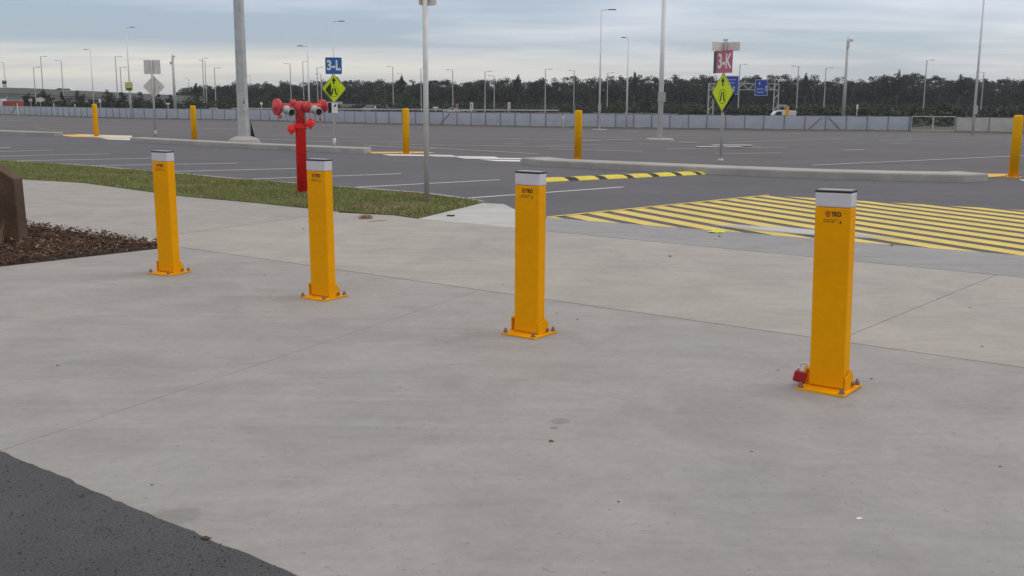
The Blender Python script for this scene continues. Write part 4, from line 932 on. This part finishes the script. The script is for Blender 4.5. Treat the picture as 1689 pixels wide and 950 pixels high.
# far concrete barrier / retaining wall seen above the fence
b=gp(620,310); t=empty('barrier_wall',b); tag(t,'low pale concrete barrier along the highway behind the 3-L sign','wall')
for i,(x0,x1,y0) in enumerate(((560,600,171.5),(600,640,172.5),(640,690,176.5),(690,800,179))):
    xa,xb=gp(x0,310).x-b.x+.1,gp(x1,310).x-b.x-.1; za=atd(x0,y0,310).z-b.z; mb=MB(); mb.box(((xa+xb)/2,0,max(.4,za)/2),(xb-xa,.35,max(.4,za))); mb.build('barrier_panel','bridge',t)
b=gp(1000,265); t=empty('guard_rail',b); tag(t,'galvanised guard rail along the highway behind the fence','guard rail')
mb=MB(); xa,xb=-95,-12; mb.box(((xa+xb)/2,0,1.05),(xb-xa,.08,.32)); mb.build('rail','galv',t)
for k in range(42): mb=MB(); mb.box((xa+k*2,.1,.55),(.12,.1,1.1)); mb.build('post','fpost',t)
# sign gantry
Yg=200; b=gp(1226,Yg); t=empty('sign_gantry',b); tag(t,'steel truss gantry over the highway right of the 3-K sign','gantry')
def gl(px,py): q=atd(px,py,Yg); return Vector((q.x-b.x,0,q.z-b.z))
zt,zb_=gl(1226,138).z,gl(1226,148).z
def bar(mb,a_,c_,r_=.07): mb.cyl(a_,c_,r_,n=6)
for nm,px in (('leg_frame',1169),('leg_frame',1277)):
    mb=MB(); x=gl(px,150).x
    A_=Vector((x,0,0)); C_=Vector((x+1.15,1.2,0)); Z=Vector((0,0,1))
    bar(mb,A_,A_+Z*zt,.12); bar(mb,C_,C_+Z*zt,.12); k=0; z=.6
    while z<zt-1.2: bar(mb,(A_ if k%2 else C_)+Z*z,(C_ if k%2 else A_)+Z*(z+1.1),.05); z+=1.1; k+=1
    bar(mb,A_+Z*zt,C_+Z*zt); mb.build('leg_frame','galv',t)
xa,xb=gl(1169,150).x,gl(1283,150).x; mb=MB()
for y in (0,1.2):
    for z in (zt,zb_): bar(mb,(xa,y,z),(xb,y,z),.075)
    n_=12
    for k in range(n_): a_=xa+(xb-xa)*k/n_; c_=xa+(xb-xa)*(k+1)/n_; bar(mb,(a_,y,zb_ if k%2 else zt),(c_,y,zt if k%2 else zb_),.05)
for k in range(13): a_=xa+(xb-xa)*k/12; bar(mb,(a_,0,zt),(a_,1.2,zt),.04); bar(mb,(a_,0,zb_),(a_,1.2,zb_),.04)
mb.build('truss','galv',t)
for (x0,x1,y0,y1,rows_) in ((1194,1217,125,156,['International','Terminal']),(1245,1265.5,131,158,['Domestic','Terminal'])):
    a_,c_=gl(x0,y0),gl(x1,y1); w_=c_.x-a_.x; h_=a_.z-c_.z; cx_,cz=(a_.x+c_.x)/2,(a_.z+c_.z)/2; mb=MB()
    mb.prism(rrect(w_,h_,.1),0,.05,Matrix.Translation((cx_,-.2,cz))@ROTX); s_=mb.build('direction_sign','blue2',t)
    bo=MB(); o_=rrect(w_-.1,h_-.1,.09); i_=rrect(w_-.2,h_-.2,.08)
    for k in range(len(o_)): bo.prism([o_[k],o_[(k+1)%len(o_)],i_[(k+1)%len(o_)],i_[k]],0,.01,Matrix.Translation((cx_,-.255,cz))@ROTX)
    bo.build('border','white',s_)
    if x0>1220:
        for j,tx in enumerate(rows_): text(tx,.42,'lettering','white',s_,(cx_-.2,-.27,cz-.25-.6*j),sx=.8)
        mb=MB(); T=Matrix.Translation((cx_+w_*.36,-.265,cz-.1))@ROTX; mb.prism([(-.06,-.6),(.06,-.6),(.06,.25),(-.06,.25)],0,.01,T); mb.prism([(-.18,.22),(.18,.22),(0,.5)],.012,.02,T)
        mb.prism([(-.05,-.2),(.05,-.2),(.12,.1),(0,.22),(-.12,.1)],0,.01,Matrix.Translation((cx_-w_*.15,-.265,cz+.75))@ROTX); mb.build('arrow','white',s_)
    else:
        for j,tx in enumerate(rows_): text(tx,.40,'lettering','white',s_,(cx_+.1,-.27,cz+h_*.3-.6*j),sx=.75)
        mb=MB(); T=Matrix.Translation((cx_+w_*.2,-.265,cz-.7))@ROTX; mb.prism([(-.06,-.6),(.06,-.6),(.06,.25),(-.06,.25)],0,.01,T); mb.prism([(-.18,.22),(.18,.22),(0,.5)],.012,.02,T); mb.build('arrow','white',s_)

# ------------------------------------------------------------ vegetation
def leafcloud(cl,n,size,rs):
    # cl: array of (x,y,z,rx,rz) clumps; leaf quads spread through the clumps' volumes
    c=cl[rs.randint(0,len(cl),n)]; u=rs.normal(size=(n,3)); u/=np.linalg.norm(u,axis=1)[:,None]; rad=rs.rand(n)**.45
    P=c[:,:3]+u*rad[:,None]*np.stack([c[:,3],c[:,3],c[:,4]],1)
    a=rs.normal(size=(n,3)); a/=np.linalg.norm(a,axis=1)[:,None]; b=np.cross(a,rs.normal(size=(n,3))); b/=np.linalg.norm(b,axis=1)[:,None]
    s=size*(.5+rs.rand(n))[:,None]; return P,a*s,b*s*.6
def mesh_leaves(name,P,a,b,m,parent=None):
    n=len(P); V_=np.empty((n,4,3)); V_[:,0]=P-a; V_[:,1]=P-b; V_[:,2]=P+a; V_[:,3]=P+b
    me=bpy.data.meshes.new(name); me.vertices.add(4*n); me.vertices.foreach_set('co',V_.reshape(-1)); me.loops.add(4*n); me.loops.foreach_set('vertex_index',np.arange(4*n,dtype=np.int32))
    me.polygons.add(n); me.polygons.foreach_set('loop_start',np.arange(0,4*n,4,dtype=np.int32)); me.polygons.foreach_set('loop_total',np.full(n,4,dtype=np.int32)); me.update(); me.validate()
    me.materials.append(M[m]); o=bpy.data.objects.new(name,me); COL.objects.link(o)
    if parent is not None: o.parent=parent
    return o
rs=np.random.RandomState(11)
def edge_top(px):      # height of the tree line in the photograph
    X=[200,300,330,430,520,620,700,800,870,960,1050,1130,1220,1300,1400,1470,1500,1560,1650,1800,2000]
    Yv=[152,150,139,135,131,130,132,131,128,126,124,125,124,124,127,121,121,127,128,127,127]
    return np.interp(px,X,Yv)
Ps=[];As=[];Bs=[]; trk=MB()
for row,(Y,dens) in enumerate(((395,1.0),(402,1.0),(410,1.0),(420,1.0),(432,1),(446,1))):
    x=gp(300,Y).x if row else gp(306,Y).x; xe=gp(1980,Y).x
    while x<xe:
        px=844.5+F*x/Y; hz_=159+ (px/1689)*10
        topz=H+(hz_-edge_top(px))*Y/F; z0=gz(Y); h=(topz-z0)*rs.uniform(.72,1.05)
        if rs.rand()<.05: h*=1.03
        yy=Y+rs.uniform(-3,3); 
        nc=rs.randint(6,10); cl=[]
        for k in range(nc):
            zz=rs.uniform(.45,.97); sp_=(1-.45*abs(zz-.62))*2.9
            cl.append((x+rs.normal()*sp_*.5,yy+rs.normal()*sp_*.5,z0+h*zz-.5,rs.uniform(1.0,2.5),rs.uniform(.7,1.4)))
        for k in range(3): cl.append((x+rs.normal()*1.5,yy+rs.normal(),z0+h*rs.uniform(.12,.45),2.0,1.8))
        P,a,b=leafcloud(np.array(cl),820,.27,rs); Ps.append(P);As.append(a);Bs.append(b)
        if row<2: trk.cyl((x,yy,z0),(x+rs.normal()*.4,yy,z0+h*.9),.17,.07,n=4,cap=False)
        x+=rs.uniform(2.6,4.8)
    # undergrowth that closes the view at ground level
    k=int((xe-gp(300,Y).x)/2.5); cl=np.stack([rs.uniform(gp(300,Y).x,xe,k),Y-3+rs.uniform(-2,2,k),gz(Y)+rs.uniform(.5,2.5 if row<2 else 5,k),np.full(k,2.2),rs.uniform(1,2,k)],1)
    P,a,b=leafcloud(cl,k*130,.45,rs); Ps.append(P);As.append(a);Bs.append(b)
for (pa,pb,Ya,Yb,dn,hh_) in ((300,1990,325,385,.10,1.9),(1130,1990,235,262,.22,1.2),(1130,1990,296,325,.12,1.6),(560,1130,296,322,.10,1.2),(1480,1600,150,230,.10,1.0),(-120,300,268,330,.08,1.6)):
    xa_,xb_=gp(pa,Ya).x*Yb/Ya,gp(pb,Yb).x; k=int(abs(xb_-xa_)*(Yb-Ya)*dn); yv=rs.uniform(Ya,Yb,k); f_=rs.rand(k); xl=gp(pa,100).x/100; xr=gp(pb,100).x/100; xv=(xl+(xr-xl)*f_)*yv
    cl=np.stack([xv,yv,-2.1+rs.uniform(.2,hh_,k),rs.uniform(1.2,2.4,k),rs.uniform(.6,1.2,k)],1); P,a,b=leafcloud(cl,min(k*40,60000),.38,rs); Ps.append(P);As.append(a);Bs.append(b)
wd=mesh_leaves('woodland',np.concatenate(Ps),np.concatenate(As),np.concatenate(Bs),'gum'); tag(wd,kind='stuff')
tag(trk.build('woodland_trunks','trunk'),kind='stuff')
# single trees and bushes
def bush(px,Y,topy,w,m,label,nm='bush',cat='bush',leaf=.16,n=1500,grp=None,seed=0,low=.15):
    rs_=np.random.RandomState(seed+int(px)); b=gp(px,Y); h=atd(px,topy,Y).z-b.z; wm=w*Y/F; t=empty(nm,b); tag(t,label,cat,grp)
    cl=[]
    for k in range(18):
        a_=rs_.uniform(0,2*PI); r_=math.sqrt(rs_.rand())*wm*.38; zz=rs_.uniform(low,.86)*(1-.35*(r_/(wm*.5))**2); cl.append((r_*math.cos(a_),r_*math.sin(a_)*.8,h*zz,wm*rs_.uniform(.10,.2),h*rs_.uniform(.08,.16)))
    cl.append((0,0,h*.88,wm*.14,h*.12))
    P,a,b_=leafcloud(np.array(cl),n,leaf,rs_); mesh_leaves('foliage',P,a,b_,m,t)
    mb=MB(); mb.cyl((0,0,0),(0,0,h*.6),.14,.05,n=6)
    for k in range(4): a_=rs_.uniform(0,2*PI); mb.cyl((0,0,h*.25),(wm*.25*math.cos(a_),wm*.25*math.sin(a_),h*.7),.07,.025,n=5)
    mb.build('trunk','trunk',t); return t
BGp='bushes and small trees below the overpass'
for px,Y,ty,w,m,lab in [(33,250,166,20,'bush','low green bush right beside the red truck under the overpass'),(50,262,152,24,'gum','dark bush behind the pink square sign'),(75,262,147,26,'gum','dark bush with thin tall tips left of the middle of the overpass'),(88,246,160,34,'bush','low bright bush between two dark bushes below the overpass'),
    (104,265,151,14,'gum','thin wispy sapling against the overpass parapet'),(130,262,149,34,'gum','broad dark round tree below the white car on the overpass'),(150,245,163,26,'bush','low green bush left of the leftmost round bollard'),(178,262,147,32,'gum','wide dark tree just left of the yellow-sign pole'),(202,258,151,28,'gum','dark tree behind the yellow-sign pole'),
    (232,262,150,30,'bush','green bush behind the diamond sign back'),(262,258,154,26,'gum','dark bush right of the diamond sign back'),(283,252,155,22,'bush','green bush behind the thick grey mast'),(325,255,151,46,'bush','large green bush behind the second round bollard')]:
    bush(px,Y,ty,w,m,lab,grp=BGp)
BG2='green bushes in front of the wood'
for px,Y,ty,w,m,lab in [(372,300,158,50,'bush','green bush behind the thick galvanised pole'),(440,320,156,60,'bush','wide green bush left of the hydrant in front of the wood'),(490,330,158,40,'bush','green bush above the red hydrant'),(540,330,163,44,'bush','green bush behind the lime 3-L diamond'),(632,345,146,52,'bush','tall round green bush right of the lime 3-L diamond'),(672,340,152,50,'bush','broad green bush left of the tall sign post'),
    (905,300,175,26,'bushl','pale little bush over the fence left of the fourth round bollard'),(868,300,178,26,'bush','low dark bush right of the maroon car'),(960,290,178,34,'bush','low bush over the fence at the fourth round bollard'),(1022,290,162,24,'bushl','pale bush between the two light poles with lamps'),(1062,290,163,32,'bush','rounded green bush above the domed white car'),(1112,290,179,24,'bush','low bush right of the pale cropped pole'),(1145,290,168,28,'bushl','pale green bush left of the sign gantry'),
    (1232,270,176,26,'bush','green bush between the legs of the sign gantry'),(1345,250,174,34,'bush','dark green bush right of the white work truck'),(1378,255,170,30,'bush','green bush touching the thick camera mast'),(1425,260,166,36,'bushl','pale bush right of the thick camera mast'),(1508,230,172,34,'bushl','pale olive bush over the see-through gate'),(1556,235,170,26,'bush','green sapling bush behind the gate'),(1648,240,182,34,'bush','low bush behind the pale cloth fence')]:
    bush(px,Y,ty,w,m,lab,grp=BG2,n=2000,leaf=.2)
for px,Y,ty,w,lab in [(326,330,137,12,'thin open-crowned tree at the left end of the wood'),(663,380,124,11,'single dark crown sticking up over the wood left of the sign post'),(855,385,121,17,'bushy tree top standing above the wood, right of the tall sign post'),(1045,385,118,15,'tall tree crown over the wood between two light poles'),(1326,380,120,16,'tree with forked crown above the wood, right of the sign gantry'),
    (1478,370,113,26,'tallest ragged tree of the wood, right of the camera mast'),(1455,372,121,22,'rounded tree crown just left of the tallest ragged tree'),(1580,372,122,18,'pale-topped tree left of the rightmost tall pole')]:
    bush(px,Y,ty,w,'gum',lab,nm='tall_tree',cat='tree',n=1100,leaf=.3,low=.5)
# distant blue ridge
mb=MB(); rn=random.Random(2); xs2=[-1500+60*i for i in range(60)]; hs=[0 if x<-900 else max(0,6+5*math.sin(x*.004)+3*math.sin(x*.017)) for x in xs2]
for i,x in enumerate(xs2): mb.v+=[(x,1400,-3),(x,1400,4+hs[i]),(x,1700,-3)]
for i in range(len(xs2)-1): a_=3*i; mb.f+=[(a_,a_+3,a_+4,a_+1),(a_+1,a_+4,a_+5,a_+2)]
struct(mb.build('hills',mat('far_hill',(.06,.075,.07),.95)))

# ------------------------------------------------------------ litter
DG='small dark bits of debris on the concrete'
mbd=MB(); rn=random.Random(4)
deb=[(1105,423,1.2),(95,603,.9),(908,728,1.6),(1020,828,.8),(340,888,1.8),(134,818,1.3),(1283,611,.7),(952,527,.7),(918,517,.7),(1438,625,1),(1476,334,.01),(1186,390,1.1),(1548,493,.7),(1620,572,.9),(660,640,.6),(500,378,.8),(437,454,.7),(1180,395,.6),(1471,405,1.2),(830,470,.7),(1600,508,.7),(1650,770,.7),(345,935,.01),(250,800,.7),(1240,745,.6),(700,700,.5)]
base=None
for px,py,s in deb:
    if s<.1: continue
    p=at(px,py,ZT); mb=MB(); k=6; r_=.011*s*max(1,p.y/5)*.9; 
    vs_=[(r_*rn.uniform(.5,1.2)*math.cos(2*PI*i/k),r_*rn.uniform(.4,.9)*math.sin(2*PI*i/k),rn.uniform(0,.002)) for i in range(k)]+[(rn.uniform(-.2,.2)*r_,0,r_*.55)]
    mb.add(vs_,[(i,(i+1)%k,k) for i in range(k)]); o=mb.build('debris','wood'); o.location=p; tag(o,'tiny dark pebble or leaf crumb lying on the pale concrete','debris',DG)
p=at(1417,856,ZT); mb=MB(); mb.add([(-.009,-.004,.001),(.009,-.003,.002),(.010,.005,.004),(-.007,.006,.003)],[(0,1,2,3)]); o=mb.build('paper_scrap','white'); o.location=p; tag(o,'tiny white paper scrap on the concrete in front of the largest bollard','litter')
p=at(1181,383.5,ZT); mb=MB(); rn=random.Random(9); v_=[]
for j in range(3):
    for i in range(7): v_.append((-.085+.17*i/6+rn.uniform(-.01,.01),-.06+.06*j,.004+rn.uniform(.0,.03)*(1 if j==1 else .4)))
mb.add(v_,[(j*7+i,j*7+i+1,(j+1)*7+i+1,(j+1)*7+i) for j in range(2) for i in range(6)]); o=mb.build('tape_scrap','limetag'); o.location=p; tag(o,'crumpled lime green tape scrap at the edge of the yellow hatching','litter')
# loose stones on the dark asphalt
mb=MB(); rn=random.Random(21)
for k in range(500):
    px=rn.uniform(0,470); py=rn.uniform(752,950); q=at(px,py,.0095)
    if (q-LA0).dot(V)>-.01+(-.0) : continue
    s=rn.uniform(.002,.006); mb.box((q.x,q.y,.0095+s*.3),(s,s*.8,s),rz=rn.uniform(0,3),taper=(.5,.6))
tag(mb.build('asphalt_grit','asph2'),kind='stuff')

# ------------------------------------------------------------ air
hm=bpy.data.materials.new('haze'); hm.use_nodes=True; t_=hm.node_tree; t_.nodes.clear()
pv=N(t_,'ShaderNodeVolumePrincipled'); pv.inputs['Density'].default_value=.00018; pv.inputs['Color'].default_value=(.80,.88,1,1); pv.inputs['Anisotropy'].default_value=.0
oo=N(t_,'ShaderNodeOutputMaterial'); t_.links.new(pv.outputs[0],oo.inputs['Volume'])
M['haze']=hm; mb=MB(); mb.box((0,1470,19),(6200,3200,48)); tag(mb.build('haze','haze'),kind='stuff')
